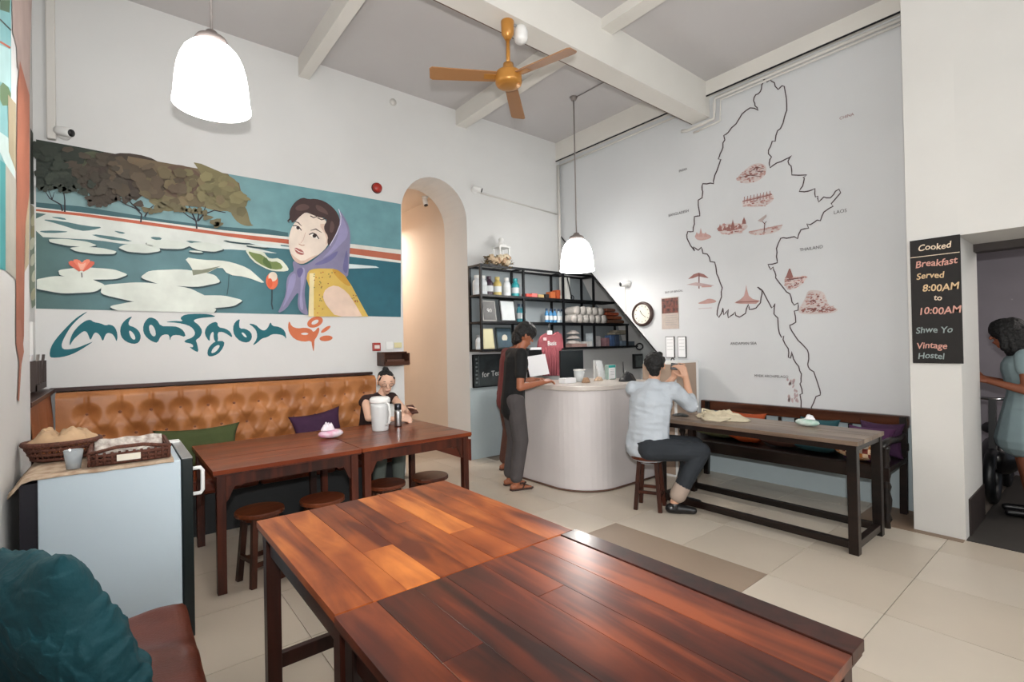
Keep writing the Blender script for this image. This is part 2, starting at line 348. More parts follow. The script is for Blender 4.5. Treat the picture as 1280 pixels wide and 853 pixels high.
MB().tube([(5.17,YM-.03,4.13),(5.17,YM-.03,2.5)], .022).build('corner_pipe', PIPE, smooth=True, label='white vertical pipe in far corner behind small hanging lamp', cat='pipe')
MB().tube([(3.75,YM-.012,3.47),(5.15,YM-.012,3.4)], .010).build('wall_conduit', PIPE, smooth=True, label='thin white cable run from arch camera to far corner', cat='cable')
MB().tube([(-.3,3.085,3.985),(XM,3.085,3.985)], .012).build('beam_conduit', mat('brown_cable', '#5f4336', .6), smooth=True, label='brown cable along underside edge of big ceiling beam', cat='cable')

# ============================================================ MURAL (paint on the back wall)
def fm(x, y, d): return ay(x, y, YM-d)
mu = empty('mural', (1.07, YM, 1.8), 'large painted lotus pond mural with woman in purple headscarf on back wall', 'mural')
p = Paint(fm)
xs = [45, 120, 200, 280, 350, 430, 501]
def mtop(x): return 174.3+(x-45)*.17736+(.6 if 100 < x < 420 else 0)
def mbot(x): return 386+(x-46)*.0231
def lny(x, a, b): return a+(x-45)*(b-a)/455.
sky = ['#89a7a9','#86a6a8','#82a4a8','#7ba2a6','#74a0a5','#6f9da3','#6b9aa1']
wat = ['#53706f','#5a7c80','#62868c','#567f86','#44747d','#2f6876','#256170']
p.lay = 1
for i in range(6):
    a, b = xs[i], xs[i+1]; ya, yb = lny(a, 259, 313), lny(b, 259, 313)
    p.poly([(a,mtop(a)),(b,mtop(b)),(b,yb),(a,ya)], [sky[i],sky[i+1],sky[i+1],sky[i]], 1)
    p.poly([(a,ya),(b,yb),(b,mbot(b)),(a,mbot(a))], [wat[i],wat[i+1],wat[i+1],wat[i]], 1)
p.build('painted_sky_and_water', mu)
p = Paint(fm); p.lay = 2
p.poly([(45,253),(100,258),(150,266),(200,274),(260,282),(310,286),(330,286),(360,291),(360,298),(45,261)], '#41666c')
p.poly([(45,259),(180,275),(280,288),(365,296.5),(365,308),(180,283),(45,266)], '#e2e2da'); p.poly([(430,304),(501,312.5),(501,329),(430,320)], '#e2e2da')
p.poly([(45,261.5),(100,266.5),(180,277),(280,291),(365,300),(365,305.5),(280,296),(180,281),(100,270),(45,264)], '#c06248'); p.poly([(430,309),(501,318),(501,326),(430,316.5)], '#bd6a50')
p.poly([(45,266),(100,271),(180,281),(280,295),(350,305),(352,309),(300,305),(330,313),(352,318),(300,312),(262,312),(210,307),(160,306),(120,300),(80,298),(45,296)], '#dadfd9', it=1)
for q in ([(50,274),(75,276),(110,283),(130,284),(115,288),(100,289),(72,280)], [(46,289),(68,288),(90,290),(60,292)], [(188,296),(203,297),(200,301),(190,299)], [(140,288),(158,291),(152,293)], [(84,276),(60,271),(80,272)], [(110,292),(150,297),(170,303),(130,299)], [(230,300),(262,304),(240,305)]):
    p.poly(q, '#55797c', it=1)
p.build('painted_horizon', mu)
p = Paint(fm); p.lay = 6
def tp_(a): return [(x, mtop(x)) for x in a]
p.poly(tp_([45,70,100,130])+[(125,215),(118,235),(104,236),(96,232),(90,237),(82,239),(75,239),(66,231),(57,238),(50,235),(45,234)], '#353d35', it=0)
p.poly([(90,198),(110,188),(130,192),(128,208),(108,218),(98,232),(86,236),(82,224)], '#565a46', it=2)
p.poly(tp_([130,160,200,222])+[(222,240),(200,247),(180,243),(170,251),(160,247),(150,246),(146,252),(135,256),(120,255),(113,250),(112,243),(100,232),(98,216),(112,200),(122,196)], '#4f453b', it=0)
p.poly([(140,188),(200,198),(210,225),(180,236),(150,240),(125,230),(120,212)], '#463b34', it=2)
p.poly(tp_([160,200,240,285])+[(288,222),(299,229),(302,243),(290,240),(283,238),(284,246),(272,250),(252,248),(238,252),(226,252),(206,250),(195,243),(180,241),(170,225),(158,205)], '#75654f', it=0)
p.poly([(225,205),(250,215),(255,235),(238,250),(210,245),(200,225),(208,208)], '#6b5648', it=2)
p.poly([(240,200),(285,219),(296,226),(300,238),(288,240),(270,232),(256,225),(248,212)], '#857c58', it=1)
p.poly([(196,240),(215,248),(240,249),(262,240),(285,245),(300,251),(309,262),(313,280),(318,282),(308,283),(298,279),(291,271),(288,264),(272,264),(256,260),(242,254),(230,257),(221,263),(207,265),(196,259),(183,250)], '#7f7757', it=1)
r5 = random.Random(12); CR = [(45,353),(130,4)]
for _ in range(150):
    x = r5.uniform(46, 306); top = mtop(x)+1; bot = 236 if x < 105 else (250 if x < 200 else (262 if x < 290 else 270)); lo = top if x < 285 else 224
    y = r5.uniform(lo+4, bot-6); f_ = (x-45)/265
    if (x > 285 and y < 232) or x > 304: continue
    base = [(0x38,0x3f,0x36),(0x4d,0x45,0x3a),(0x60,0x53,0x43),(0x78,0x6b,0x50),(0x83,0x7b,0x58)][min(4, int(f_*5+r5.uniform(-.6,.6)) if f_*5+.0 > 0 else 0)]
    k = r5.uniform(.86, 1.12); c_ = '#%02x%02x%02x' % tuple(int(min(255, v_*k)) for v_ in base); rx_ = r5.uniform(4, 12); ry_ = min(r5.uniform(3, 8), y-lo-1)
    if ry_ < 1.5: continue
    p.poly(ell(x, y, rx_, ry_, r5.uniform(-25, 25), 12, .12), c_)
for x, y in [(50+i*6.6+r5.uniform(-2,2), b) for i, b in enumerate([234,236,235,232,236,238,236,233,240,248,254,256,255,252,247,248,250,247,243,255,262,264,262,257,254,257,261,262,263,264,264,266,272,278,281])]:
    p.poly(ell(x, y, r5.uniform(4,7), r5.uniform(3,5), r5.uniform(-20,20), 10, .25), ('#3a4037' if x < 108 else '#4a4138' if x < 180 else '#6f674c'), lay=p.lay)
for pts in ([(78,264),(76,256),(62,248),(57,240)], [(81,265),(81,250),(79,236)], [(65,250),(68,240)], [(176,278),(177,268),(170,261),(158,256),(148,250)], [(175,264),(165,255),(157,246)], [(181,271),(186,262),(192,257)],
            [(246,286),(245,276),(235,270),(225,262)], [(245,277),(239,264),(235,255)], [(247,277),(249,264),(247,256)], [(248,276),(255,268),(268,263),(282,266)], [(254,268),(257,258)], [(65,249),(60,236)]):
    w0 = 2.2 if pts[0][1] > 260 else 1.2; p.line(pts, [w0*(1-.6*i/(len(pts)-1)) for i in range(len(pts))], '#2f2c33', lay=20)
p.build('painted_trees', mu)
for cx, cy, rx, ry, ro in ((90,304,30,4.5,6),(117,313.5,29,4.5,5),(175,311,26,6,3),(209,306,27,6,4),(258,309,21,6,6),(245,315,9,1.6,5),(115,342.5,43,8,2),(84,356.5,46,11,2),(226,348,49,11,3),(190,367,66,13,4),(254,378,48,9,-1),(205,387,66,10,2),(322,308,14,1.6,6),(300,302,20,2,6)):
    q = Paint(fm); q.lay = 22+int(cy/12)
    def clipp(pts): return [(max(46, x), min(mbot(x), y)) for x, y in pts]
    q.poly(clipp(ell(cx+.3, cy+1.3, rx+.6, ry, ro, 40, .03)), '#2f474c'); q.poly(clipp(ell(cx, cy-.3, rx-.4, ry-.5, ro, 40, .03)), '#dde3da' if cy > 320 else '#d5dcd3'); q.build('painted_lily_pad', mu)
p = Paint(fm); p.lay = 56
o4 = lambda L, a, b, s: [(x/s+a, y/s+b) for x, y in L]
p.poly(o4([(838,645),(880,700),(890,735),(950,730),(1025,690),(1060,735),(1150,745),(1255,785),(1200,735),(1160,700),(1080,672),(1020,662),(930,660)],20,160,4), '#e0e4d8', it=1)
p.poly(o4([(880,710),(930,710),(1025,690),(960,722),(885,738)],20,160,4), '#8a8f7a')
p.line(o4([(1065,735),(1062,790),(1055,835)],20,160,4), 1.2, '#39555a')
p.poly(o4([(100,522),(150,532),(200,541),(212,560),(230,575),(280,570),(325,622),(318,638),(245,637),(200,620),(140,585)],280,180,4), '#dde2cf', it=1)
p.poly(o4([(115,535),(150,545),(195,555),(225,590),(275,588),(300,625),(245,630),(200,612),(150,580)],280,180,4), '#76894f', it=1)
p.poly(o4([(205,560),(235,600),(240,630),(215,615),(190,590)],280,180,4), '#566f3c', it=1)
for a in ((240,720,238,800),): p.line([(340,360),(340,373),(339.5,380),(341,387)], 1.8, '#2d4248')
p.poly(ell(340,351.5,7.6,10.5), '#e2714d'); p.poly(ell(341,346,5.6,6,0), '#ead9c6'); p.poly(ell(337.5,354,3.2,6,0), '#d85f3c')
for q, c in (([(84,329),(93,336),(101,341),(100,331),(90,325)],'#d96a55'),([(120,328),(112,336),(102,341),(104,331),(112,326)],'#d96a55'),([(90,325),(97,333),(102,341),(104,330),(98,324)],'#e8836a'),([(114,325),(108,333),(102,341),(101,330),(107,324)],'#ec8d73'),([(96,327),(102,341),(109,327),(102,331)],'#f0b09a')): p.poly(q, c, it=1)
p.line([(102,341),(102.5,347)], 1.2, '#4a3a38')
p.poly([(436,330),(470,333),(474,335),(436,336)], '#d5e2e2'); p.poly([(308,303),(335,306),(364,309),(364,312),(330,309)], '#dce6e4')
p.build('painted_leaves_and_flowers', mu, kind='stuff')
S = lambda L: [(x/5.014+340, y/5.014+230) for x, y in L]
p = Paint(fm); p.lay = 76
p.poly(S([(205,560),(250,535),(330,525),(400,528),(455,572),(500,640),(550,735),(604,832),(228,832),(230,760),(235,650)]), '#d6b45a')
p.poly(S([(370,540),(400,530),(455,572),(500,640),(470,640),(420,600)]), '#c99a3a', it=1); p.poly(S([(235,560),(270,560),(262,650),(262,832),(228,832),(235,650)]), '#e8d9a8')
R2 = random.Random(3)
for _ in range(46):
    a, b = R2.uniform(262, 410), R2.uniform(550, 820)
    if b > 660 and a > 320: a = R2.uniform(500, 540); b = R2.uniform(690, 760)
    p.poly(ell(a/5.014+340, b/5.014+230, .9, .7, n=6), R2.choice(['#b5532c','#8a4a2c','#5d6a3a']), lay=82)
p.lay = 83
p.poly(S([(318,700),(338,655),(400,632),(470,676),(520,750),(560,820),(566,832),(400,832),(360,785),(330,745)]), '#e5cbb8', it=1)
p.poly(S([(200,175),(160,220),(128,262),(110,310),(103,370),(113,430),(135,478),(168,502),(205,500),(250,472),(300,440),(345,395),(362,350),(352,300),(345,230),(290,200),(250,190)]), '#ecdccd', it=1)
p.poly(S([(113,430),(135,478),(168,502),(205,500),(250,472),(300,440),(250,455),(190,488),(150,465)]), '#d9bba8', it=1)
p.poly(S([(290,250),(340,250),(356,300),(355,350),(335,395),(345,330)]), '#dcc0ae', it=1)
for q, c in (([(132,262),(155,263),(178,280),(182,292),(160,284)],'#fbf3ea'),([(235,318),(262,308),(290,335),(288,347),(255,336)],'#fbf3ea')): p.poly(S(q), c, it=1)
p.poly(S(ell(163,275,11,11)), '#2c1f1f'); p.poly(S(ell(266,326,12,12)), '#2c1f1f')
p.line(S([(130,262),(150,262),(170,272),(185,292)]), 1.2, '#33211f'); p.line(S([(232,318),(255,308),(275,316),(294,345)]), 1.4, '#33211f')
p.line(S([(142,236),(165,243),(186,266)]), [.6,1.4,.5], '#4c3531'); p.line(S([(242,292),(275,283),(312,306)]), [.6,1.5,.5], '#4c3531')
p.line(S([(210,305),(196,350),(180,372)]), .6, '#d0aa96'); p.line(S([(168,376),(186,386),(204,384)]), .9, '#b98872')
p.poly(S([(138,402),(155,400),(168,408),(182,410),(204,432),(196,446),(170,443),(148,428)]), '#a8615a', it=1); p.line(S([(142,406),(170,425),(200,434)]), .9, '#f1e3da')
p.poly(S([(95,240),(112,215),(108,180),(118,150),(145,112),(190,84),(230,96),(270,92),(330,108),(380,145),(412,185),(428,235),(412,300),(385,345),(352,392),(346,360),(352,330),(328,292),(326,262),(345,232),(335,212),(300,212),(250,192),(212,176),(182,198),(150,228),(124,248),(120,222)]), '#43302f', it=1)
for q in ([(140,150),(190,120),(240,140),(220,165),(160,170)],[(270,125),(330,150),(360,200),(320,180),(280,165)],[(370,220),(395,260),(380,310),(358,300)]): p.poly(S(q), '#5f4844', it=2)
for q in ([(240,200),(262,212),(280,205)],[(285,212),(310,225),(335,218),(345,200)],[(115,215),(98,232),(108,242)]): p.line(S(q), 1.2, '#43302f')
SC = '#85819f'
p.poly(S([(418,158),(450,200),(483,265),(492,330),(488,420),(482,510),(476,592),(440,560),(400,532),(330,530),(270,530),(225,545),(215,600),(203,680),(212,760),(228,815),(215,822),(190,812),(165,785),(160,740),(168,672),(130,720),(90,785),(33,815),(60,760),(88,690),(90,600),(112,560),(140,545),(128,500),(135,480),(160,498),(185,512),(235,498),(300,445),(362,385),(402,310),(428,240)]), SC, it=1)
for q, c in (([(430,190),(470,262),(478,330),(430,380),(380,430),(300,480),(380,400),(420,320)],'#9590b6'),([(470,400),(478,500),(470,570),(440,540),(455,460)],'#6a6794'),([(180,520),(210,530),(205,600),(185,700),(200,790),(180,790),(172,740),(180,660)],'#9f9abd'),([(110,580),(150,550),(150,620),(105,720),(60,790),(90,710),(100,640)],'#948fb5'),([(150,540),(185,520),(200,545),(170,600)],'#6a6490'),([(250,510),(330,470),(420,410),(400,460),(330,505)],'#6d6a97')): p.poly(S(q), c, it=2)
p.line(S([(418,158),(432,200),(430,250),(405,312),(362,388)]), .8, '#d9d6e6')
p.build('painted_woman', mu)
# lettering below the mural
TEAL, ORG, WB = '#0f636d', '#cf7048', '#dadad8'
A = lambda L: [(x/7.53+30, y/7.53+380) for x, y in L]
B = lambda L: [(x/5.333+190, y/5.333+380) for x, y in L]
le = empty('wall_lettering', (1.2, YM, 1.6), 'hand painted Burmese lettering in teal and orange on white wall under the mural', 'lettering')
def glyph(polys, holes=(), c=TEAL):
    q = Paint(fm); q.lay = 2
    for a in polys: q.poly(a, c, it=1)
    for a in holes: q.poly(a, WB, it=1)
    q.build('painted_letter', le)
glyph([A([(612,64),(540,100),(470,150),(380,240),(300,330),(250,410),(238,490),(262,510),(360,502),(450,477),(540,430),(662,350),(600,375),(500,415),(420,430),(365,427),(352,390),(368,340),(400,280),(440,215),(510,140)])])
glyph([A([(428,402),(432,340),(460,270),(520,200),(580,158),(625,148),(655,172),(720,183),(770,205),(800,193),(845,208),(872,250),(882,310),(872,360),(855,315),(830,282),(790,272),(765,292),(742,360),(718,300),(690,272),(660,272),(625,350),(608,300),(590,262),(560,256),(510,295),(462,340)])])
glyph([A([(1024,114),(975,135),(925,180),(903,240),(913,310),(960,358),(1030,380),(1082,366),(1102,310),(1085,258),(1040,220),(985,204),(985,165)])], [A([(985,252),(1010,256),(1042,295),(1050,332),(1030,340),(1002,312)])])
glyph([[(188,396.5),(183,399.5),(179,406.5),(179,416),(184,423),(191,427.5),(197,429),(201,420),(207,418),(211.5,419),(212.5,427),(214,420),(222,418.6),(232.5,422),(230,413.7),(222,408.5),(212.5,408),(201,408),(196,399.5)]], [[(186,407),(190,406),(194,412),(195,420),(191,421),(187,415)]])
glyph([B([(80,122),(150,113),(210,118),(185,95),(220,70),(300,66),(380,68),(435,86),(340,92),(290,102),(275,115),(312,140),(337,180),(322,222),(290,242),(300,262),(312,325),(280,312),(246,285),(275,292),(272,268),(212,256),(225,240),(268,226),(290,200),(275,165),(240,142),(170,126)])])
glyph([B([(435,118),(392,128),(358,160),(350,205),(385,256),(386,215),(398,190),(412,186),(410,230),(425,258),(442,245),(436,190),(470,186),(505,205),(538,228),(526,190),(492,165),(440,156)]), B([(430,248),(484,248),(477,290),(440,337),(388,354),(368,340),(373,300),(400,265)])], [B([(405,296),(440,272),(455,282),(425,322),(392,332)])])
glyph([B([(588,98),(553,120),(538,160),(548,212),(590,252),(642,260),(668,230),(662,190),(622,165),(584,166),(580,130)])], [B([(593,190),(615,194),(636,226),(614,220)])])
glyph([B([(640,130),(690,138),(720,168),(745,180),(770,165),(790,118),(802,148),(850,153),(888,180),(897,240),(880,212),(840,202),(800,202),(770,222),(730,232),(700,262),(668,280),(700,235),(700,190),(680,157)])])
glyph([B([(914,110),(930,150),(970,165),(1020,158),(1060,168),(1078,192),(1112,150),(1117,180),(1098,222),(1082,242),(1082,280),(1077,325),(1067,280),(1062,245),(1010,254),(950,237),(913,192),(906,150)]), B(ell(1087,122,55,34,-22)), B(ell(1158,170,38,12,-35)), B(ell(1160,230,44,19,-5))], [B([(985,200),(1020,190),(1048,200),(1020,210)]), B(ell(1087,122,26,13,-28))], ORG)

# left wall painting (near stretch and recess)
def fl_(x, y, d): return ax(x, y, -.375+d)
lp = empty('side_wall_painting', (-.375, 3.2, 1.6), 'turquoise and orange painted pattern on the near left wall', 'mural')
p = Paint(fl_)
p.poly([(0,0),(14,0),(14,340),(0,337)], '#7fb9bd'); p.poly([(0,0),(13,0),(12,16),(0,12)], '#4d6a4e'); p.poly([(0,56),(13,62),(13,110),(0,102)], '#a9cfd0'); p.line([(0,52),(13,60)], 2.5, '#b4583f')
p.poly([(0,100),(14,112),(13,132),(0,132)], '#55764c', it=1); p.line([(0,24),(14,38)], 1.6, '#2c3636'); p.poly([(0,165),(14,175),(18,205),(18,230),(0,190)], '#c8dedc'); p.poly([(0,200),(7,205),(7,338),(0,336)], '#3fa0a4')
p.poly([(7,205),(20,225),(20,350),(7,338)], '#b0aea2'); p.poly([(10,118),(20,130),(20,215),(11,190)], '#a69a7e')
p.poly([(15,0),(40,0),(38,60),(37,125),(26,80),(22,88),(21,60),(16,40)], '#a9948c'); p.poly([(25,76),(37,120),(37,240),(31,300),(30,420),(27,450),(22,440),(20,420),(20,300),(21,200),(22,110)], '#a06048', it=0)
p.poly([(21,400),(26,400),(30,440),(27,455),(24,502),(22,500),(24,452),(20,430)], '#a96c57'); p.poly([(37,240),(36,330),(31,340),(32,280)], '#b5a98c')
p.build('painted_pattern', lp)
def fr_(x, y, d): return ax(x, y, XL+d)
p = Paint(fr_); p.poly([(38,160),(45,174),(45,256),(38,255)], '#343b34'); p.poly([(38,255),(46,262),(46,292),(38,300)], '#9a957c'); p.poly([(38,292),(46,296),(46,380),(40,386),(37,360)], '#8f9c88')
for cx, cy in ((42,275),(42,290),(40,305),(43,345),(42,368),(41,325)): p.poly(ell(cx, cy, 3.2, 8, 12), R2.choice(['#c6c3a2','#a39a72','#dfe0cb']))
p.build('painted_leaves', lp)

# ============================================================ MAP on the right wall
def fx(x, y, d): return ax(x, y, XM-d)
mp_ = empty('wall_map', (XM, 2.3, .8), 'large outline map of Myanmar drawn on white wall with small sepia sketches', 'map')
MAPW = [(955,98.8),(952.2,106.3),(950.3,114.7),(944.7,118.5),(941.9,126),(943.8,132.5),(947.9,138),(942.8,135.3),(937.5,135),(927.5,142.5),(920,155),(910.3,165.6),(904.7,169.4),(906,175),(903.7,178.7),(903.7,184.4),(900,192.8),(897.7,199),(901,199.4),(896.2,213.4),(892.5,223.7),(892,229.8),(887.8,229),(878.4,229.8),(877.5,233),(878.4,239.7),(877.5,247.5),(872.8,250.3),(873.8,262.5),(874.7,270),(868,271),(868,280.3),(866.3,289.7),(859.7,289.7),(858.8,298),(863.4,307.5),(868,314),(867,308.5),(872.8,313),(876.6,309.4),(878.4,316.9),(884,317.8),(887.8,327.2),(893.4,328),(895.3,337.5),(898,346.9),(902.8,360),(901.9,371.3),(898,382.5),(896.3,393.8),(898.5,397),(903.8,385.3),(904.7,393.8),(910.3,387),(910.3,397.5),(914,394.7),(918.8,390),(919.7,394.7),(924.4,396.6),(931.9,391.9),(935.6,380.6),(936.6,387),(945,385.3),(950.6,378.8),(952.5,367.5),(952.5,362.8),(946.9,359),(953.4,363.8),(964.7,385.3),(968.5,379.7),(967.5,392.8),(972.2,397.5),(973,410.6),(976.9,422),(979.7,420),(978.8,424.7),(985.3,436),(985.5,447),(988,448),(989.4,439.7),(991.9,449),(998.5,458.5),(1001.8,467.8),(1001.3,478),(1000,480),(1003,492.2),(1000,493.5),(1001.3,510)]
MAPE = [(1013.5,511),(1020,496),(1025.3,494),(1024.7,487.5),(1017.2,465),(1012.5,462.2),(1009.7,455.6),(1010.7,442.5),(1006.9,435),(997.5,425.6),(990,414.4),(987.2,406.9),(994.7,403),(992.8,389),(997.5,388),(997.5,378.8),(992.8,381.6),(990,377.8),(987.5,367.7),(980,361),(969.6,347.6),(968.5,340),(966.4,334),(963.2,337),(960,330.8),(971.7,328.6),(970.6,321),(970.6,310.7),(976,298),(983.3,298),(992.8,296),(997,298.5),(1001.2,287.5),(1010.7,285.4),(1008.6,280),(1012.8,281),(1021.3,275.3),(1025.5,276),(1029.7,265.4),(1041.3,258),(1039,254.8),(1050.8,241),(1048.7,236.5),(1044.5,239),(1038,247.4),(1029.7,246.4),(1023.4,252.7),(1022.3,245.3),(1019.2,246.4),(1018.7,235.8),(1010.7,239),(999,239.4),(1003.3,232.7),(1005.4,223),(1003.8,222.5),(1008.5,218.8),(989.7,218.8),(988.8,207.5),(985,202),(989.7,194.4),(982.2,199),(971,203.8),(962.5,209.8),(961.6,203.8),(964.4,196.3),(960.6,192.5),(960.6,187.8),(965.3,176.6),(969,176.6),(971.9,163.5),(975.6,160.7),(980.3,147.5),(983.5,138),(983,123),(980.3,108),(977.5,107.2),(972.8,111.9),(969,108),(968,103.5),(962.5,99.7),(958.8,102.5),(955,98.8)]
def jit(L):
    o = []; r = random.Random(5)
    for i in range(len(L)-1):
        (a, b), (c, d) = L[i], L[i+1]; o.append((a, b)); l = math.hypot(c-a, d-b)
        if l > 6: o.append(((a+c)/2+r.uniform(-.8, .8), (b+d)/2+r.uniform(-.8, .8)))
    return o+[L[-1]]
p = Paint(fx); p.lay = 3
p.line(jit(MAPW), 1.5, '#4a3c3e').line(jit(MAPE), 1.5, '#4a3c3e'); p.build('map_outline', mp_)
def sketch(fnc): q = Paint(fx); q.lay = 2; fnc(q); q.build('painted_sketch', mp_)
K1, K2, K3 = '#bd9790', '#966660', '#744c48'
def wash(q, poly, cols, n=60, out=.12, seed=1):
    r = random.Random(seed); xs = [a for a, b in poly]; ys = [b for a, b in poly]; x0, x1, y0, y1 = min(xs), max(xs), min(ys), max(ys); cx, cy = (x0+x1)/2, (y0+y1)/2
    def inside(x, y):
        k = False
        for i in range(len(poly)):
            (a, b), (c, d) = poly[i], poly[i-1]
            if (b > y) != (d > y) and x < (c-a)*(y-b)/(d-b+1e-9)+a: k = not k
        return k
    q.poly([(cx+(a-cx)*1.12, cy+(b-cy)*1.2) for a, b in poly], '#cfc4c1', it=2)
    base = q.lay
    for i in range(n):
        x, y = r.uniform(x0, x1), r.uniform(y0, y1)
        if not inside(cx+(x-cx)/(1+out), cy+(y-cy)/(1+out)): continue
        deep = inside(cx+(x-cx)*1.35, cy+(y-cy)*1.35); c = cols[min(len(cols)-1, int((.5+.5*deep)*len(cols)*r.random()))]
        q.poly(ell(x, y, r.uniform(.8, 2.6), r.uniform(.4, 1.1), r.uniform(-25, 5), 8, .2), c, lay=base+1+i % 12)
    q.lay = base+14
KS = ['#c8aca6', '#bb938c', '#a87870', '#945f58', '#7c4c47']
def sk_mountain(q):
    wash(q, [(922,222),(930,215),(940,207),(951,206),(957,210),(954,220),(945,226),(930,228)], KS, 110, seed=3)
    for a in ([(936,216),(946,209),(955,211)],[(925,222),(938,219),(952,221)],[(944,215),(954,214)]): q.line(a, [.4,1.3,.4], K3)
def sk_bridge(q):
    wash(q, [(928,250),(964,242),(966,250),(955,257),(932,258)], KS[:4], 80, seed=4); q.line([(928,252),(945,248),(965,243)], 1.2, K2)
    for i in range(9): q.line([(930+i*4, 255-i*.9), (930+i*4+.5, 246-i*.9)], .8, K2)
def sk_temples(q):
    wash(q, [(897,286),(905,281),(925,280),(935,283),(925,291),(905,293)], KS, 90, seed=5)
    for x, y, h in ((900,289,9),(906,288,5),(916,288,14),(911,289,8),(930,280,9),(925,286,6)): q.poly([(x-2.6,y),(x-2,y-h*.45),(x-.5,y-h*.8),(x,y-h),(x+.5,y-h*.8),(x+2,y-h*.45),(x+2.6,y)], K2)
def sk_fisher(q):
    wash(q, [(936,290),(955,286),(977,281),(972,290),(945,294)], KS[:3], 70, seed=6); q.line([(936,290),(955,286.5),(978,281.5)], 1.2, K1); q.line([(955,290),(956,280),(953,277)], 1.1, K3); q.line([(955,280),(958,277)], .8, K3); q.poly([(947,276),(958,268),(958,271),(952,278)], '#b9aaa6')
def sk_mesa(q):
    wash(q, [(999,387),(1004,381),(1009,372),(1011,366),(1018,365),(1030,367),(1033,380),(1040,383),(1046,386),(1038,390),(1005,391)], KS, 190, out=.02, seed=7)
    wash(q, [(1000,388),(1010,384),(1018,386),(1030,384),(1045,386),(1036,390),(1006,390)], KS[2:], 70, seed=8)
def sk_rock(q):
    wash(q, [(981,352),(984,345),(991,348),(1009,345),(1004,353),(998,358),(985,362)], KS[1:], 90, seed=9); q.poly([(982,348),(984,342),(987,334),(990,342),(992,348)], K2, it=1); q.line([(984,350),(1005,347)], 1.4, K3); q.line([(982,354),(1005,351)], .9, '#e4cfc9')
def sk_mountain_old(q):
    q.poly([(922,222),(930,215),(940,207),(951,206),(957,210),(954,220),(945,226),(930,228)], '#c7a39b', it=2); q.poly([(924,221),(940,218),(952,222),(940,225)], K2, it=1); q.poly([(934,215),(945,208),(956,209),(950,214),(940,217)], K1, it=1); q.line([(938,214),(950,211),(955,215)], 1.2, K3)
def sk_bridge_old(q):
    q.poly([(928,250),(964,242),(966,250),(955,257),(932,258)], '#cbaaa3', it=2); q.line([(928,252),(945,248),(965,243)], 1.8, K2)
    for i in range(9): q.line([(930+i*4, 254-i*.9), (930+i*4, 246-i*.9)], 1, K2)
def sk_temples_old(q):
    q.poly([(897,286),(905,283),(925,280),(934,284),(925,291),(905,293)], K1, it=2)
    for x, y, h in ((900,289,8),(906,288,5),(916,288,13),(911,289,7),(930,280,9),(925,286,6)): q.poly([(x-3,y),(x-2.4,y-h*.5),(x,y-h),(x+2.4,y-h*.5),(x+3,y)], K2)
def sk_fisher_old(q):
    q.poly([(936,290),(955,286),(977,281),(972,290),(945,294)], '#cbaaa3', it=2); q.line([(936,290),(955,286.5),(978,281.5)], 1.6, K1); q.line([(955,290),(956,280),(953,277)], 1.4, K3); q.line([(955,280),(958,277)], 1, K3); q.poly([(947,276),(958,268),(958,271),(952,278)], '#b9aaa6')
def sk_pagodas(q):
    q.poly([(868,293),(880,291),(892,296),(880,301),(870,300)], '#c3a29c', it=2)
    for x, h in ((871,6),(876,11),(882,6)): q.poly([(x-2.5,296),(x,296-h),(x+2.5,296)], K1)
def sk_umbrella(q):
    q.poly([(860,349),(867,343),(873.5,341),(880,343),(886,348),(880,347),(873,345.5),(866,348)], K2); q.line([(873.8,342),(873.8,361)], 1.4, K3); q.poly([(858,356),(870,353),(893,357),(885,359),(866,357)], '#b9a2a0'); q.poly([(877,357),(888,357),(890,359),(877,359.5)], K1)
def sk_island(q): q.poly([(870,380),(880,376),(886,373),(894,375),(896,378),(885,380)], K1, it=1); q.line([(873,386),(890,385)], .8, '#c0aeb0')
def sk_pagoda(q):
    q.poly([(918,379),(926,374),(930,370),(932,362),(932.8,356),(933.8,362),(936,370),(941,374),(950,376),(945,380),(925,380)], K1); q.line([(920,378),(948,377)], 1.4, K2)
def sk_rock_old(q):
    q.poly([(981,352),(984,345),(987,336),(988.5,344),(991,348),(1009,345),(1004,353),(998,358),(985,362),(984,356)], K2, it=1); q.poly([(984,344),(990,342),(992,348),(986,350)], K3, it=1); q.line([(982,354),(1005,351)], .9, '#e4cfc9')
def sk_mesa_old(q):
    q.poly([(999,386),(1004,382),(1009,372),(1011,366),(1018,365),(1030,367),(1033,380),(1040,383),(1046,386),(1038,389),(1005,390)], K1, it=1); q.poly([(1000,386),(1010,384),(1018,386),(1030,384),(1044,386),(1036,389),(1006,389.5)], K2, it=1)
def sk_isles(q):
    r = random.Random(2)
    for _ in range(20): q.poly(ell(r.uniform(984,997), r.uniform(474,503), r.uniform(.8,2), r.uniform(1.5,3.5), r.uniform(-30,30), 7), '#b9a3a3', lay=3)
for f_ in (sk_mountain,sk_bridge,sk_temples,sk_fisher,sk_pagodas,sk_umbrella,sk_island,sk_pagoda,sk_rock,sk_mesa,sk_isles): sketch(f_)
INK = mat('grey_ink', '#55504f', .8); INKR = mat('brown_ink', '#8a5a56', .8)
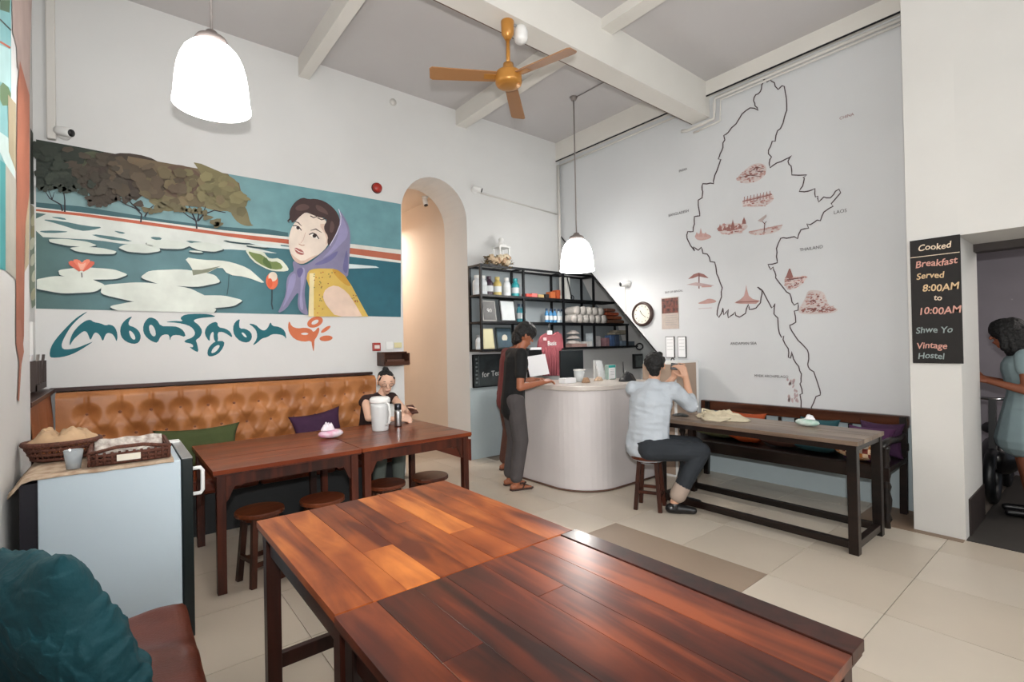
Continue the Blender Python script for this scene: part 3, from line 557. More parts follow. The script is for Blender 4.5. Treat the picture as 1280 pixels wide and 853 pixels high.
for s_, x, y, pw in (('INDIA',853.5,213,10),('BANGLADESH',848,267,25),('CHINA',1058,146,18),('LAOS',1050,265,16),('THAILAND',1014,311,29),('ANDAMAN SEA',929,430,33),('MYEIK ARCHIPELAGO',963.5,471,42),('BAY OF BENGAL',842,365,22)):
    pt = fx(x, y, .004); L = abs(ax(x-pw/2, y, XM).y-ax(x+pw/2, y, XM).y)
    o = text(s_, .1, pt, (0,-1,0), (0,0,1), INKR if s_ == 'CHINA' else INK, 'map_lettering', mp_, ext=.0003)
    ys = [v.co.y for v in o.data.vertices]; zs_ = [v.co.z for v in o.data.vertices]; k = L/(max(ys)-min(ys)); cy, cz = (max(ys)+min(ys))/2, (max(zs_)+min(zs_))/2
    for v in o.data.vertices: v.co.y = cy+(v.co.y-cy)*k; v.co.z = cz+(v.co.z-cz)*k*1.05

# ============================================================ TABLES
def planks(x0, x1, y0, y1, z0, z1, axis, n, m, parent, gap=.0012, cuts=(), wv=.15, seed=1):
    r = random.Random(seed); ws = [1+r.uniform(-wv, wv) for _ in range(n)]; t = sum(ws); a = x0 if axis == 'Y' else y0; L = (x1-x0) if axis == 'Y' else (y1-y0)
    for i, q in enumerate(ws):
        b = a+q/t*L; s, e = (y0, y1) if axis == 'Y' else (x0, x1); segs = [(s, e)]
        if i in cuts: c = s+(e-s)*cuts[i]; segs = [(s, c-gap/2), (c+gap/2, e)]
        for s_, e_ in segs:
            dz = r.uniform(-.0006, .0006)
            if axis == 'Y': bx = MB().box(a+gap/2, b-gap/2, s_, e_, z0, z1+dz)
            else: bx = MB().box(s_, e_, a+gap/2, b-gap/2, z0, z1+dz)
            bx.build('plank', m, parent, bevel=.0006)
        a = b
def bracket(x, y, z, dx, dy, m, parent):     # small scalloped corner bracket under an apron
    d = Vector((dx, dy, 0)); L = .10; pts = []
    for k in range(7):
        a = k/6; pts.append(Vector((x, y, z)) + d*(L*(1-a)) + Vector((0,0,-1))*(L*(a**1.0) - .03*math.sin(a*PI)*1 + (.012*math.sin(a*3*PI))))
    n_ = Vector((-dy, dx, 0))
    MB().prism([Vector((x,y,z))]+pts, n_, .018).build('bracket', m, parent)
def dining(name, x0, x1, y0, y1, m_top, m_fr, label, grp, axis, n, cuts, h=.75, leg=.055, inset=.02, seed=1, aprons=.09, stretch=None, brk=False, rim=False):
    t = empty(name, ((x0+x1)/2, (y0+y1)/2, 0), label, 'table', grp)
    xx1 = x1-.085 if rim else x1
    planks(x0, xx1, y0, y1, h-.026, h, axis, n, m_top, t, cuts=cuts, seed=seed)
    if rim: MB().box(xx1+.003, x1, y0, y1, h-.026, h+.003).build('edge_plank', m_fr, t, bevel=.002)
    box('sub_frame', x0+.004, x1-.004, y0+.004, y1-.004, h-.036, h-.0265, m_fr, t)
    for i, (lx, ly) in enumerate(((x0+inset, y0+inset), (x1-inset-leg, y0+inset), (x0+inset, y1-inset-leg), (x1-inset-leg, y1-inset-leg))):
        box('leg', lx, lx+leg, ly, ly+leg, 0, h-.036, m_fr, t, bevel=.003)
    i2 = inset+leg; a0 = h-.036-aprons; e = .012
    for (X0, X1, Y0, Y1) in ((x0+i2, x1-i2, y0+inset+e, y0+inset+e+.022), (x0+i2, x1-i2, y1-inset-e-.022, y1-inset-e), (x0+inset+e, x0+inset+e+.022, y0+i2, y1-i2), (x1-inset-e-.022, x1-inset-e, y0+i2, y1-i2)):
        box('apron', X0, X1, Y0, Y1, a0, h-.036, m_fr, t)
    if brk:
        for (bx_, by_, dx, dy) in ((x0+i2, y0+inset+e+.001, 1, 0), (x1-i2, y0+inset+e+.019, -1, 0)): bracket(bx_, by_, a0, dx, dy, m_fr, t)
    if stretch is not None:
        for Y in (y0+inset+.015, y1-inset-.045): box('stretcher', x0+i2, x1-i2, Y, Y+.03, stretch, stretch+.06, m_fr, t, bevel=.002)
    return t
dining('dining_table', .451, 1.36, 1.342, 2.286, TB1, DKW, 'big square brown plank dining table in front, the farther of the pair pushed together', 'big plank tables', 'Y', 8, {2: .36, 4: .55, 5: .3}, stretch=.14, seed=4)
dining('dining_table', .447, 1.372, .398, 1.336, TB2, DKW, 'glossy dark red plank dining table nearest the camera, cut by the bottom edge', 'big plank tables', 'Y', 7, {1: .62, 2: .3, 4: .7}, stretch=.14, rim=True, seed=9)
dining('long_table', .442, 1.352, 3.395, 4.425, LT, RDW, 'reddish wooden table in front of the leather bench, beside the small fridge', 'tables along the leather bench', 'X', 5, {}, seed=3, brk=True, aprons=.07, leg=.05)
dining('long_table', 1.358, 2.29, 3.40, 4.43, LT, RDW, 'reddish wooden table where the woman sits, nearest the arch', 'tables along the leather bench', 'X', 5, {}, seed=6, brk=True, aprons=.07, leg=.05)

# ============================================================ STOOLS
STW = wood('stool_wood', '#38180e', '#6f3820', 'X', .3, 12, .3); STL = wood('stool_leg_wood', '#241009', '#4c2415', 'Z', .4, 14, .1)
def stool(x, y, label, h=.45, r=.145, rot=.3, grp='round wooden stools'):
    t = empty('stool', (0,0,0), label, 'stool', grp)
    MB().lathe([(r*.9,h-.03),(r,h-.024),(r,h-.006),(r*.97,h),(0.001,h)], n=28).build('seat', STW, t, smooth=False, local=False)
    MB().lathe([(r*.72,h-.055),(r*.72,h-.03)], n=20).build('seat_ring', STL, t)
    for k in range(4):
        a = PI/4+k*PI/2; c, s = math.cos(a), math.sin(a)
        MB().bar((c*r*.9, s*r*.9, 0), (c*r*.62, s*r*.62, h-.03), .034, .034).build('leg', STL, t, bevel=.002)
    for k in range(4):
        a, b = PI/4+k*PI/2, PI/4+(k+1)*PI/2; q = r*.83; z = .13+.03*(k % 2)
        MB().bar((math.cos(a)*q, math.sin(a)*q, z), (math.cos(b)*q, math.sin(b)*q, z), .02, .026).build('stretcher', STL, t)
    t.location = (x, y, 0); t.rotation_euler.z = rot; return t
stool(.71, 3.49, 'round wooden stool tucked under the table edge next to the fridge', rot=.25)
stool(1.09, 3.45, 'round wooden stool half hidden behind the big table, second from the fridge', rot=.5)
stool(1.575, 3.50, 'round wooden stool in front of the seated woman, third from the fridge', rot=.1)
stool(1.925, 3.46, 'dark round wooden stool nearest the arch, under the table end', rot=.4)
stool(3.68, 2.66, 'red-brown wooden stool under the man in the pale shirt', h=.47, r=.165, rot=.42, grp=None)

# ============================================================ TUFTED BENCH ALONG THE BACK WALL
bn = empty('tufted_bench', (.9, 4.9, 0), 'long tan leather bench with buttoned back along the mural wall', 'bench')
bx0, bx1, bz0, bz1 = -.36, 2.2, .46, 1.165
DX = .205; btn = []
k = 0
for row, z in enumerate((.985, .805, .625)):
    x = -.18+(.1025 if row % 2 else 0)
    while x < bx1-.03: btn.append((x, z)); x += DX
def tuft(x, z):
    d = min(math.hypot((x-a)*1.0, (z-b)*1.0) for a, b in btn if abs(x-a) < .3) if True else 0
    s = 1e9
    for a, b in btn:
        if abs(x-a) > .25 or abs(z-b) > .3: continue
        if b > .98 and z > b: s = min(s, abs(x-a))
        for dx in (-.1025, .1025):
            ax_, az_, bx_, bz_ = a, b, a+dx, b-.18
            if bz_ < .6: continue
            vx, vz = bx_-ax_, bz_-az_; t = max(0, min(1, ((x-ax_)*vx+(z-az_)*vz)/(vx*vx+vz*vz))); s = min(s, math.hypot(x-ax_-t*vx, z-az_-t*vz))
    f = lambda q: q*q*(3-2*q)
    top = f(max(0, min(1, (bz1-z)/.05)))**.5 if z > bz1-.05 else 1
    return (.040*f(min(1, d/.10)) * (.80+.20*f(min(1, s/.022))))*top
def bf(u, v):
    x = bx0+(bx1-bx0)*u; z = bz0+(bz1-bz0)*v; return (x, 5.19-.05-tuft(x, z)*1.15+.012*math.sin(x*9+z*7)*.3, z)
bk = MB(); bk.grid(bf, 360, 96); W = 361; T0 = 96*W
bk.add([(bx0,5.25,bz0),(bx1,5.25,bz0),(bx1,5.25,bz1),(bx0,5.25,bz1),(bx0,5.14,bz0),(bx1,5.14,bz0),(bx1,5.14,bz1),(bx0,5.14,bz1)], [[0,3,2,1],[3,7,6,2],[1,2,6,5],[0,4,7,3]])
bk.build('backrest', LEATHER, bn, smooth=True)
BT = mat('leather_button', '#7a4526', .5)
bm0 = MB().sph((0,0,0), .012, 10, (1,.5,1)); pb = None
for a, b in btn:
    if pb is None: pb = bm0.build('button', BT, bn, smooth=True, local=True); o = pb
    else: o = pb.copy(); C.objects.link(o)
    o.parent = bn; o.location = Vector((a, 5.139, b)) - wl(bn)
def sidef(u, v):
    y = 3.95+1.2*u; z = .46+.70*v; return (-.44+.05+.03*math.sin(PI*min(1, v*1.0))*(.6+.4*abs(math.sin(u*PI*3))), y, z)
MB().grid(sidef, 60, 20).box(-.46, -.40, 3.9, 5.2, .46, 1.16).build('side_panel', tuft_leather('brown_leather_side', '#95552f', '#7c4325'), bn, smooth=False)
DKT = wood('dark_trim', '#24120d', '#45241a', 'X', .45, 12, .1)
MB().box(-.40, bx1+.01, 5.205, 5.268, 1.17, 1.20).build('top_rail', DKT, bn, bevel=.003); MB().box(-.475, -.37, 3.87, 5.268, 1.165, 1.195).build('side_rail', DKT, bn, bevel=.003)
for i in range(4):
    a = bx0+.02+i*(bx1-bx0)/4; b = a+(bx1-bx0)/4-.01
    MB().box(a, b, 4.55, 5.08, .33, .45).build('seat_cushion', LEATHER2, bn, bevel=.03)
box('base', -.36, bx1-.02, 4.62, 5.2, 0, .33, mat('black_bench_base', '#151719', .6), bn)
def pillow(name, c, sx, sy, th, M, m, label, grp=None, seed=0, squash=.0, cat='cushion', pinch=.15, n_=28):
    s = MB(); c = Vector(c)
    for side in (1, -1):
        def fn(u, v):
            a, b = u*2-1, v*2-1; k = (max(0, 1-a*a)*max(0, 1-b*b))**.42
            pin = 1-.10*(1-abs(a)**3)*0 ; ex = 1-pinch*(1-a*a)*abs(b)**2; ey = 1-pinch*(1-b*b)*abs(a)**2
            w_ = mnoise.noise(Vector((a*2.3+seed, b*2.3, side*.5)))*.14+mnoise.noise(Vector((a*6+seed, b*6, side)))*.05
            return c + M @ Vector((a*sx/2*ey, b*sy/2*ex, side*th/2*k*(1+w_) - squash*(1-b)*0))
        s.grid(fn, n_, n_)
    o = s.build(name, m, smooth=True); bm = bmesh.new(); bm.from_mesh(o.data); bmesh.ops.remove_doubles(bm, verts=bm.verts, dist=.0008); bmesh.ops.recalc_face_normals(bm, faces=bm.faces); bm.to_mesh(o.data); bm.free()
    return tag(o, label, cat, grp)
def Mx(xd, yd): x = Vector(xd).normalized(); y = Vector(yd); y = (y-x*y.dot(x)).normalized(); z = x.cross(y); return Matrix(((x.x,y.x,z.x),(x.y,y.y,z.y),(x.z,y.z,z.z)))
CG = mat('olive_cloth', '#46502a', .9, var=.2, bump=.2, bs=200); CP = mat('purple_cloth', '#3d1a3c', .85, var=.2, bump=.2, bs=200)
CT = mat('teal_cloth', '#12505a', .75, var=.25, vs=5, bump=.5, bs=30); CO = mat('orange_cloth', '#c4561f', .85, var=.15)
pillow('cushion', (.55, 4.98, .645), .64, .36, .13, Mx((1,0,.0),(0,.28,.96)), CG, 'olive green cushion leaning on the tufted leather back', seed=1)
pillow('cushion', (1.55, 4.99, .665), .50, .38, .13, Mx((1,0,.12),(0,.25,.96)), CP, 'dark purple cushion on the leather bench beside the seated woman', seed=2)

# near leather seat with teal cushion, bottom left
ns = empty('leather_seat', (-.08, 1.2, 0), 'red-brown leather bench seat in the bottom left corner', 'bench')
def seatf(u, v):
    x = -.37+.585*u; y = .1+2.34*v; e = min(1, (1-u)/.07, (1-v)/.02, v/.02); z = .45-.035*(1-max(0, e)**.5 if e < 1 else 0)
    z += .006*mnoise.noise(Vector((x*6, y*5, 0)))+.010*abs(math.sin(y*8.3+x*2+1.5*mnoise.noise(Vector((x*5, y*2, 3)))))**8*(.3+u)
    return (x, y, z)
MB().grid(seatf, 40, 110).box(-.37, .215, .1, 2.44, .30, .414).build('seat', LEATHER2, ns, smooth=False)
for pl in ns.children[0].data.polygons: pl.use_smooth = True
box('base', -.37, .17, .12, 2.40, 0, .30, mat('black_bench_base', '#151719'), ns)
pillow('cushion', (-.15, 1.99, .625), .60, .62, .22, Mx((.42,-.80,.1),(-.42,.18,.85)), CT, 'large crumpled teal cushion on the near leather seat, bottom left', seed=4, n_=130); tcush = bpy.data.objects['cushion.002']
for v in tcush.data.vertices: q_ = v.co; v.co += q_.normalized()*(.03*mnoise.noise(q_*8)+.03*abs(mnoise.noise(Vector((q_.x*16, q_.y*5, q_.z*16))))+.014*(1-abs(mnoise.noise(Vector((q_.y*7+q_.z*5, q_.x*26, q_.z*9-q_.y*9)))*2.6))**3*(1 if q_.length < .5 else .4))

# ============================================================ FRIDGE AND THINGS ON IT
fr = empty('small_fridge', (0, 3.3, 0), 'waist high fridge with pale blue side and black door, left foreground', 'fridge')
FB = mat('pale_blue_fridge_metal', '#c6d5de', .4, var=.03)
box('body', -.27, .25, 2.97, 3.57, .03, .925, FB, fr, bevel=.006); box('door', .253, .30, 2.965, 3.575, .03, .925, mat('dark_green_black_door', '#081516', .35), fr, bevel=.004)
box('door_top', .253, .298, 2.967, 3.573, .926, .932, STEEL, fr); box('hinge', .20, .29, 3.5, 3.56, .932, .942, WHITEP, fr)
MB().tube([(.30,3.005,.865),(.335,3.005,.865),(.345,3.005,.85),(.345,3.005,.75),(.335,3.005,.735),(.30,3.005,.735)], .010, 8).build('handle', WHITEP, fr, smooth=True)
box('compressor_back', -.33, -.272, 3.0, 3.55, .06, .9, mat('black_purple_back', '#15101c', .6), fr); box('plinth', -.25, .28, 3.0, 3.55, 0, .03, BLACKP, fr)
PAPER = mat('patterned_cloth', '#c9b49c', .9, var=.3, vs=22, c2='#a58a72')
def clothf(u, v):
    x = -.34+.56*u; y = 2.955+.5*v; z = .934+.004*mnoise.noise(Vector((x*14, y*14, 0)))
    if u < .09: z -= (.09-u)*.7; x -= .02
    if v < .03: z -= .012
    return (x, y, z)
MB().grid(clothf, 40, 30).build('place_cloth', PAPER, smooth=True, solid=.003, label='cream patterned cloth draped over the top of the fridge', cat='cloth')
WK = mat('brown_wicker', '#6b3d2c', .7, var=.4, vs=60, bump=.8, bs=150); 
def basket(name, c, rx, ry, h, label, square=False, dip=.35, m=WK):
    t = empty(name, c, label, 'basket'); s = MB(); N = 32
    def pt(k, z, f):
        a = 2*PI*k/N; ca, sa = math.cos(a), math.sin(a)
        if square: q = 1/max(abs(ca), abs(sa))**.75; ca *= q; sa *= q
        return Vector((c[0]+ca*rx*f, c[1]+sa*ry*f, c[2]+z))
    for i in range(4):
        f = .78+.22*i/3; s.tube([pt(k, .012+h*i/3*(.75 if not square else .8), f) for k in range(N)], .009 if i < 3 else .013, 6, closed=True)
    for k in range(0, N, 1): s.tube([pt(k, .008, .78), pt(k, h*.8, 1)], .0045, 4)
    s.build('woven_side', m, t, smooth=True); MB().add([Vector((c[0]+rx*.78*math.cos(a*PI/12), c[1]+ry*.78*math.sin(a*PI/12), c[2]+z)) for z in (.004,.012) for a in range(24)], [list(range(24))[::-1], list(range(24,48))]+[[i,(i+1)%24,24+(i+1)%24,24+i] for i in range(24)]).build('bottom', m, t)
    return t
b1 = basket('bread_basket', (-.212, 3.37, .938), .145, .115, .10, 'shallow oval wicker basket with crumpled cloth, left on fridge')
CLB = mat('beige_crumpled_cloth', '#c2a27f', .9, var=.25, vs=8)
def lump(name, c, rx, ry, h, m, seed, label=None, cat=None, parent=None, amp=.35, grp=None):
    def fn(u, v):
        a = 2*PI*u; r = v; n_ = mnoise.noise(Vector((math.cos(a)*r*2.2+seed, math.sin(a)*r*2.2, seed*.7))); n2 = mnoise.noise(Vector((math.cos(a)*r*6+seed, math.sin(a)*r*6, 3)))
        rr_ = r*(1+.18*n_*r); return (c[0]+math.cos(a)*rx*rr_, c[1]+math.sin(a)*ry*rr_, c[2]+h*(1-r**2.2)*(1+amp*n_+amp*.6*n2)+.002)
    return MB().grid(fn, 40, 14).build(name, m, parent, smooth=True, label=label, cat=cat, group=grp, solid=.004)
lump('cloth_napkin', (-.212, 3.37, 1.015), .14, .11, .06, CLB, 2, 'crumpled beige napkin cloth in the left basket on the fridge', 'cloth', amp=1.1)
b2 = empty('wicker_tray', (.05, 3.14, .938), 'rectangular brown wicker tray lined with printed paper, right on fridge', 'basket')
s = MB(); x0, x1, y0, y1 = -.10, .205, 2.99, 3.33
for z, o in ((.948, .012), (.965, .008), (.985, .003), (1.0, 0)):
    dip = 0
    s.tube([(x0+o,y0+o,z),(.0,y0+o,z+(.02 if z > .99 else 0)),(.10,y0+o,z+(.02 if z > .99 else 0)),(x1-o,y0+o,z),(x1-o,y1-o,z),(x0+o,y1-o,z)], .009, 6, closed=True)
for k in range(12): s.tube([(x0+(x1-x0)*k/11, y0+.008, .942), (x0+(x1-x0)*k/11, y0, 1.0)], .006, 5); s.tube([(x1-.006, y0+(y1-y0)*k/11, .942), (x1, y0+(y1-y0)*k/11, 1.0)], .006, 5)
s.box(x0+.01, x1-.01, y0+.01, y1-.01, .94, .948); s.build('woven_frame', WK, b2, smooth=True)
PR = mat('printed_paper', '#d9d4cb', .7, var=.35, vs=30, c2='#8f8078')
MB().grid(lambda u, v: (x0+.012+(x1-x0-.024)*u, y0+.02+(y1-y0-.03)*v, .955+.045*abs(2*v-1)**6+.05*max(0, v-.6)+.003*math.sin(u*17)), 24, 24).build('paper_lining', PR, b2, smooth=True, solid=.002)
box('label_card', .0, .09, y0-.012, y0-.009, .955, .985, mat('label_card', '#e6dfce', .6), b2)
gl = empty('drinking_glass', (-.155, 3.04, .938), 'small clear glass cup beside the left basket on the fridge', 'glass')
MB().lathe([(.026,.0),(.036,.085),(.033,.085),(.024,.006),(.001,.006)], (-.155,3.04,.938), 24).build('cup', mat('clear_glass', '#dfe6ea', .12, trans=.55, spec=.5), gl, smooth=True)

# ============================================================ THINGS ON THE LONG TABLES
jg = empty('water_jug', (1.78, 4.05, .75), 'frosted plastic water jug with white lid on the table before the woman', 'jug')
FR = mat('frosted_plastic', '#e9ebea', .4, trans=.25, alpha=1)
MB().lathe([(.001,0),(.066,0),(.070,.01),(.080,.20),(.082,.245),(.079,.245),(.077,.2),(.067,.012),(.001,.012)], (1.78,4.05,.75), 32).build('body', FR, jg, smooth=True)
MB().lathe([(.086,.24),(.088,.25),(.086,.275),(.07,.29),(.001,.293)], (1.78,4.05,.75), 32).build('lid', WHITEP, jg, smooth=True)
MB().tube([(1.80,3.975,.99),(1.815,3.945,.98),(1.818,3.935,.9),(1.815,3.95,.82),(1.80,3.985,.80)], .010, 8).build('handle', WHITEP, jg, smooth=True)
th = empty('thermos', (1.985, 4.13, .75), 'slim steel thermos flask standing beside the water jug', 'bottle')
MB().lathe([(.001,0),(.031,0),(.033,.01),(.033,.13),(.029,.15),(.001,.15)], (1.985,4.13,.75), 20).build('body', STEEL, th, smooth=True); MB().lathe([(.029,.151),(.031,.155),(.031,.20),(.026,.206),(.001,.206)], (1.985,4.13,.75), 20).build('cap', mat('dark_steel', '#4a4a50', .3, metal=1), th, smooth=True)
ts = empty('tissue_packet', (1.335, 3.99, .75), 'pink and white soft packet of tissues on table before the purple cushion', 'tissues')
PK = mat('pink_print', '#e3dfe2', .4, c2='#d88fb0', vs=14)
pk = MB().sph((1.335,3.99,.787), .1, 16, (1.0,.62,.36)).build('packet', PK, ts, smooth=True); lump('tissue_sheet', (1.31,3.98,.815), .05, .03, .05, mat('tissue_pink_sheet', '#e9dfe6', .8), 4, parent=ts, amp=.8)

# ============================================================ COUNTER
ct = empty('counter', (4.0, 3.7, 0), 'curved white plastered reception counter with pale top', 'counter')
def cpath(off):
    x, y = 3.47+off, 3.22+off; r = .42-off; o = [(x, 4.28-off*.6)]
    for k in range(13): a = PI+PI/2*k/12; o.append((x+r+r*math.cos(a), y+r+r*math.sin(a)))
    return o+[(4.66, y)]
def cshape(off, z0, z1, m, nm):
    o = cpath(off); pts = [(x, y, z0) for x, y in o]+[(4.66, 4.0, z0), (4.05, 4.1, z0), (4.05, 4.28-off*.6, z0)]
    return MB().prism(pts, (0,0,1), z1-z0).build(nm, m, ct, bevel=.006)
cshape(0.0, .0, 1.0, mat('counter_plaster', '#cfc9c8', .5, var=.06, vs=2), 'body'); cshape(-.03, 1.0, 1.045, mat('counter_top_stone', '#c9c0b8', .35, var=.08, vs=9), 'counter_top')
MB().tube([(x-.006 if i < 3 else x, y, .012) for i, (x, y) in enumerate(cpath(-.008))], .010, 6).build('base_cable', mat('brown_cable', '#5f4336'), ct, smooth=True)
# cabinet at the counter end against the map wall
SP_ = 1
cb = empty('side_cabinet', (4.95, 3.25, 0), 'narrow beige cabinet with white side between the counter and the map wall', 'cabinet')
box('carcass', 4.70, 5.15, 3.03, 3.45, 0, 1.25, WHITEP, cb, bevel=.004); box('side_panel', 4.705, 5.085, 3.024, 3.03, .02, 1.23, mat('beige_cabinet_front', '#ab9583', .6, var=.06), cb); box('front_panel', 4.685, 4.70, 3.06, 3.45, .03, 1.22, mat('beige_cabinet_front', '#ab9583', .6, var=.06), cb)
MB().tube([(4.68,3.09,.95),(4.66,3.09,.95),(4.66,3.09,.85),(4.68,3.09,.85)], .006, 6).build('handle', STEEL, cb, smooth=True)
ZT = 1.046
def item(name, px, py, Y, label, cat, grp=None): p_ = ay(px, py, Y); return empty(name, (p_.x, Y, ZT), label, cat, grp)
def place(px, Y, z=ZT): q = ay(px, 460, Y); return q.x
CLIP = mat('white_paper', '#e9e9ea', .8)
X = place(668, 4.0); MB().obox((X+.0, 4.02, ZT+.008), (.30,.22,.012)).build('clipboard', mat('blue_clipboard', '#3d4a78', .4), label='blue clipboard with papers under the standing man\'s hand', cat='clipboard')
MB().obox((X+.03, 4.0, ZT+.017), (.28,.2,.003), Matrix.Rotation(.2,3,'Z')).build('paper_sheet', CLIP, label='loose white form lying on the blue clipboard', cat='paper')
X = place(709, 3.75); tb_ = empty('tissue_box', (X, 3.75, ZT), 'white tissue box on the counter in front of the black monitor', 'box'); MB().box(X-.08, X+.08, 3.7, 3.8, ZT, ZT+.055).build('carton', CLIP, tb_, bevel=.003); MB().box(X-.04, X+.04, 3.74, 3.76, ZT+.055, ZT+.057).build('slot', GREYP, tb_)
X = place(730.5, 3.72); bt = empty('plastic_tub', (X, 3.8, ZT), 'clear plastic tub with white lid on the counter', 'tub')
MB().lathe([(.001,0),(.05,0),(.062,.12),(.059,.12),(.047,.004),(.001,.004)], (X,3.8,ZT), 20).build('tub_body', mat('clear_tub', '#e7ecec', .15, trans=.25), bt, smooth=True); MB().lathe([(.065,.12),(.066,.135),(.001,.137)], (X,3.8,ZT), 20).build('lid', WHITEP, bt, smooth=True)
WB_ = mat('tan_wicker', '#b08d6e', .8, var=.3, vs=60)
X = place(732, 3.62); lump('snack_bag', (X, 3.62, ZT), .055, .04, .055, WB_, 5, 'small tan woven pouch in front of the clear tub', 'bag')
X = place(748, 3.7); lump('snack_bag', (X, 3.7, ZT), .06, .04, .04, mat('pale_wicker', '#c4a98f', .8, var=.3, vs=60), 7, 'low beige woven pouch between the tub and the brochure stand', 'bag')
X = place(750.5, 3.85); br = empty('brochure_stack', (X, 3.85, ZT), 'tall white stand of folded brochures on the counter', 'stand')
for k in range(5): MB().obox((X, 3.85+.012*(k-2), ZT+.03+.038*k), (.105,.01,.06)).build('brochure', CLIP, br)
MB().box(X-.055, X+.055, 3.9, 3.91, ZT, ZT+.22).build('stand_back', WHITEP, br)
X = place(765.5, 3.7); mn = empty('menu_stand', (X, 3.7, ZT), 'small teal topped notice stand facing the guests on the counter', 'sign')
Mz = Matrix.Rotation(-.12, 3, 'X'); MB().obox((X,3.73,ZT+.085), (.135,.05,.165)).build('frame', mat('glass_green_frame', '#9db5ad', .3), mn, bevel=.004)
MB().obox((X-.006,3.702,ZT+.075), (.105,.004,.13)).build('notice', CLIP, mn); MB().obox((X-.006,3.70,ZT+.15), (.11,.006,.028)).build('header', mat('teal_header', '#1f9c98', .5), mn)
for k in range(4): MB().obox((X-.006,3.699,ZT+.115-.02*k), (.07,.001,.004)).build('notice_line', GREYP, mn)
mo = empty('monitor', (4.38, 4.3, .78), 'black computer monitor seen between pink shirt and tissue box', 'monitor')
MB().box(4.22, 4.62, 4.3, 4.33, 1.02, 1.385).build('screen', mat('matt_black_screen', '#1a2124', .35), mo, bevel=.006); MB().box(4.38,4.44,4.33,4.36,.80,1.1).box(4.30,4.52,4.26,4.42,.78,.80).build('stand', BLACKP, mo)
dk = empty('staff_desk', (4.7, 4.45, 0), 'low grey staff desk behind the counter', 'desk'); MB().box(4.1, 5.6, 4.16, 4.8, .74, .78).build('desk_top', GREYP, dk)
for a, b in ((4.12,4.18),(5.55,4.18),(4.12,4.75),(5.55,4.75)): box('leg', a, a+.04, b, b+.04, 0, .74, GREYP, dk)
pr = empty('printer', (3.95, 4.55, .9), 'black printer with white paper behind the standing man', 'printer')
X = place(664, 4.7); MB().box(X-.12, X+.12, 4.62, 4.86, 1.22, 1.42).build('body', BLACKP, pr, bevel=.012); MB().box(X-.09,X+.09,4.60,4.66,1.40,1.43).build('paper_tray', CLIP, pr)
sb = empty('printer_stand', (X, 4.74, 0), 'dark stand holding the black printer behind the counter', 'stand'); MB().box(X-.13, X+.13, 4.60, 4.9, 1.19, 1.22).build('shelf_board', BLACKM, sb)
for a in (X-.12, X-.09):
    for b in (4.62, 4.86): box('leg', a, a+.02, b, b+.02, 0, 1.19, BLACKM, sb)
X = place(795, 3.75); lump('wire_basket', (4.36, 3.42, ZT), .11, .08, .09, mat('black_wire', '#17181b', .5, var=.3, vs=40), 9, 'heap of black cables and pouch beside the seated man\'s head', 'cables')
X = place(786.5, 3.6); rt_ = empty('router', (X, 3.66, ZT), 'black router with upright antenna at the counter end', 'router'); MB().box(X-.02,X+.08,3.62,3.70,ZT,ZT+.03).build('body', BLACKP, rt_, bevel=.004); MB().tube([(X,3.68,ZT+.02),(X-.01,3.68,ZT+.2)], .006, 6).build('antenna', BLACKP, rt_, smooth=True)
hb = empty('handbag', (4.45, 3.42, ZT), 'brown handbag with arched handle on the counter beyond the seated man', 'bag')
X = ay(841, 460, 3.32).x; hb.location = (X, 3.32, ZT); lump('bag_body', (X,3.32,ZT), .075, .05, .16, mat('brown_bag', '#4e352b', .6, var=.2), 3, parent=hb, amp=.15); MB().tube([(X+.05*math.cos(PI*k/10), 3.32, ZT+.13+.10*math.sin(PI*k/10)) for k in range(11)], .006, 6).build('handle', BLACKP, hb, smooth=True)
X = ay(803, 452, 5.2).x; pf = empty('picture_frame', (X, 5.2, 1.0), 'dark framed picture on recess wall beside the seated man', 'picture'); MB().box(X-.2,X+.2,5.22,5.26,1.02,1.27).build('frame', BLACKP, pf, bevel=.004); MB().box(X-.16,X+.16,5.215,5.222,1.05,1.24).build('picture', mat('dim_picture', '#6e7676', .5, var=.4, vs=14), pf)

# ============================================================ SHELF RACK
YF, YK = 5.0, 5.245
rk = empty('wall_shelf', (4.9, 5.12, 1.4), 'long black metal shelf rack on the wall under the stair slope', 'shelf')
LV = [2.474, 2.095, 1.756, 1.405]; XE = [5.66, 6.10, 6.44, 6.66]; xl = 3.545
POSTS = [xl, 4.24, 4.98, 5.62, 6.40]
def stairz(x): return 9
for z, xe in zip(LV, XE):
    s = MB()
    for Y in (YF, YK): s.box(xl-.012, xe, Y-.012, Y+.012, z-.014, z+.014)
    for x in [q for q in POSTS if q < xe+.05]+[xe]: s.box(x-.012, x+.012, YF, YK, z-.012, z+.012)
    s.build('shelf_frame', BLACKM, rk)
    if z < 2.4:
        xs_ = [q for q in POSTS if q < xe-.1]+[xe]
        for a, b in zip(xs_[:-1], xs_[1:]): MB().box(a+.013, b-.013, YF+.013, YK-.013, z-.004, z+.008).build('shelf_board', mat('dark_board', '#26282a', .6), rk)
MB().prism([(xl, 5.262, 1.40), (6.66, 5.262, 1.40), (6.5, 5.262, 1.75), (5.9, 5.262, 2.12), (5.66, 5.262, 2.46), (xl, 5.262, 2.46)], (0,1,0), .006).build('shade_panel', mat('grey_shade_panel', '#8f979a', .8), rk)  # added sheet; its grey imitates the dimmer wall behind the rack
TOPZ = {xl: 2.474, 4.24: 2.474, 4.98: 2.474, 5.62: 2.474, 6.40: 1.756}
for x in POSTS:
    for Y in (YF, YK):
        if x == POSTS[4] and Y == YF: pass
        box('post', x-.014, x+.014, Y-.014, Y+.014, 1.39, TOPZ[x]+.012, BLACKM, rk)
def sx(px, Y=5.1): return ay(px, 400, Y).x
SH = [z+.012 for z in LV]
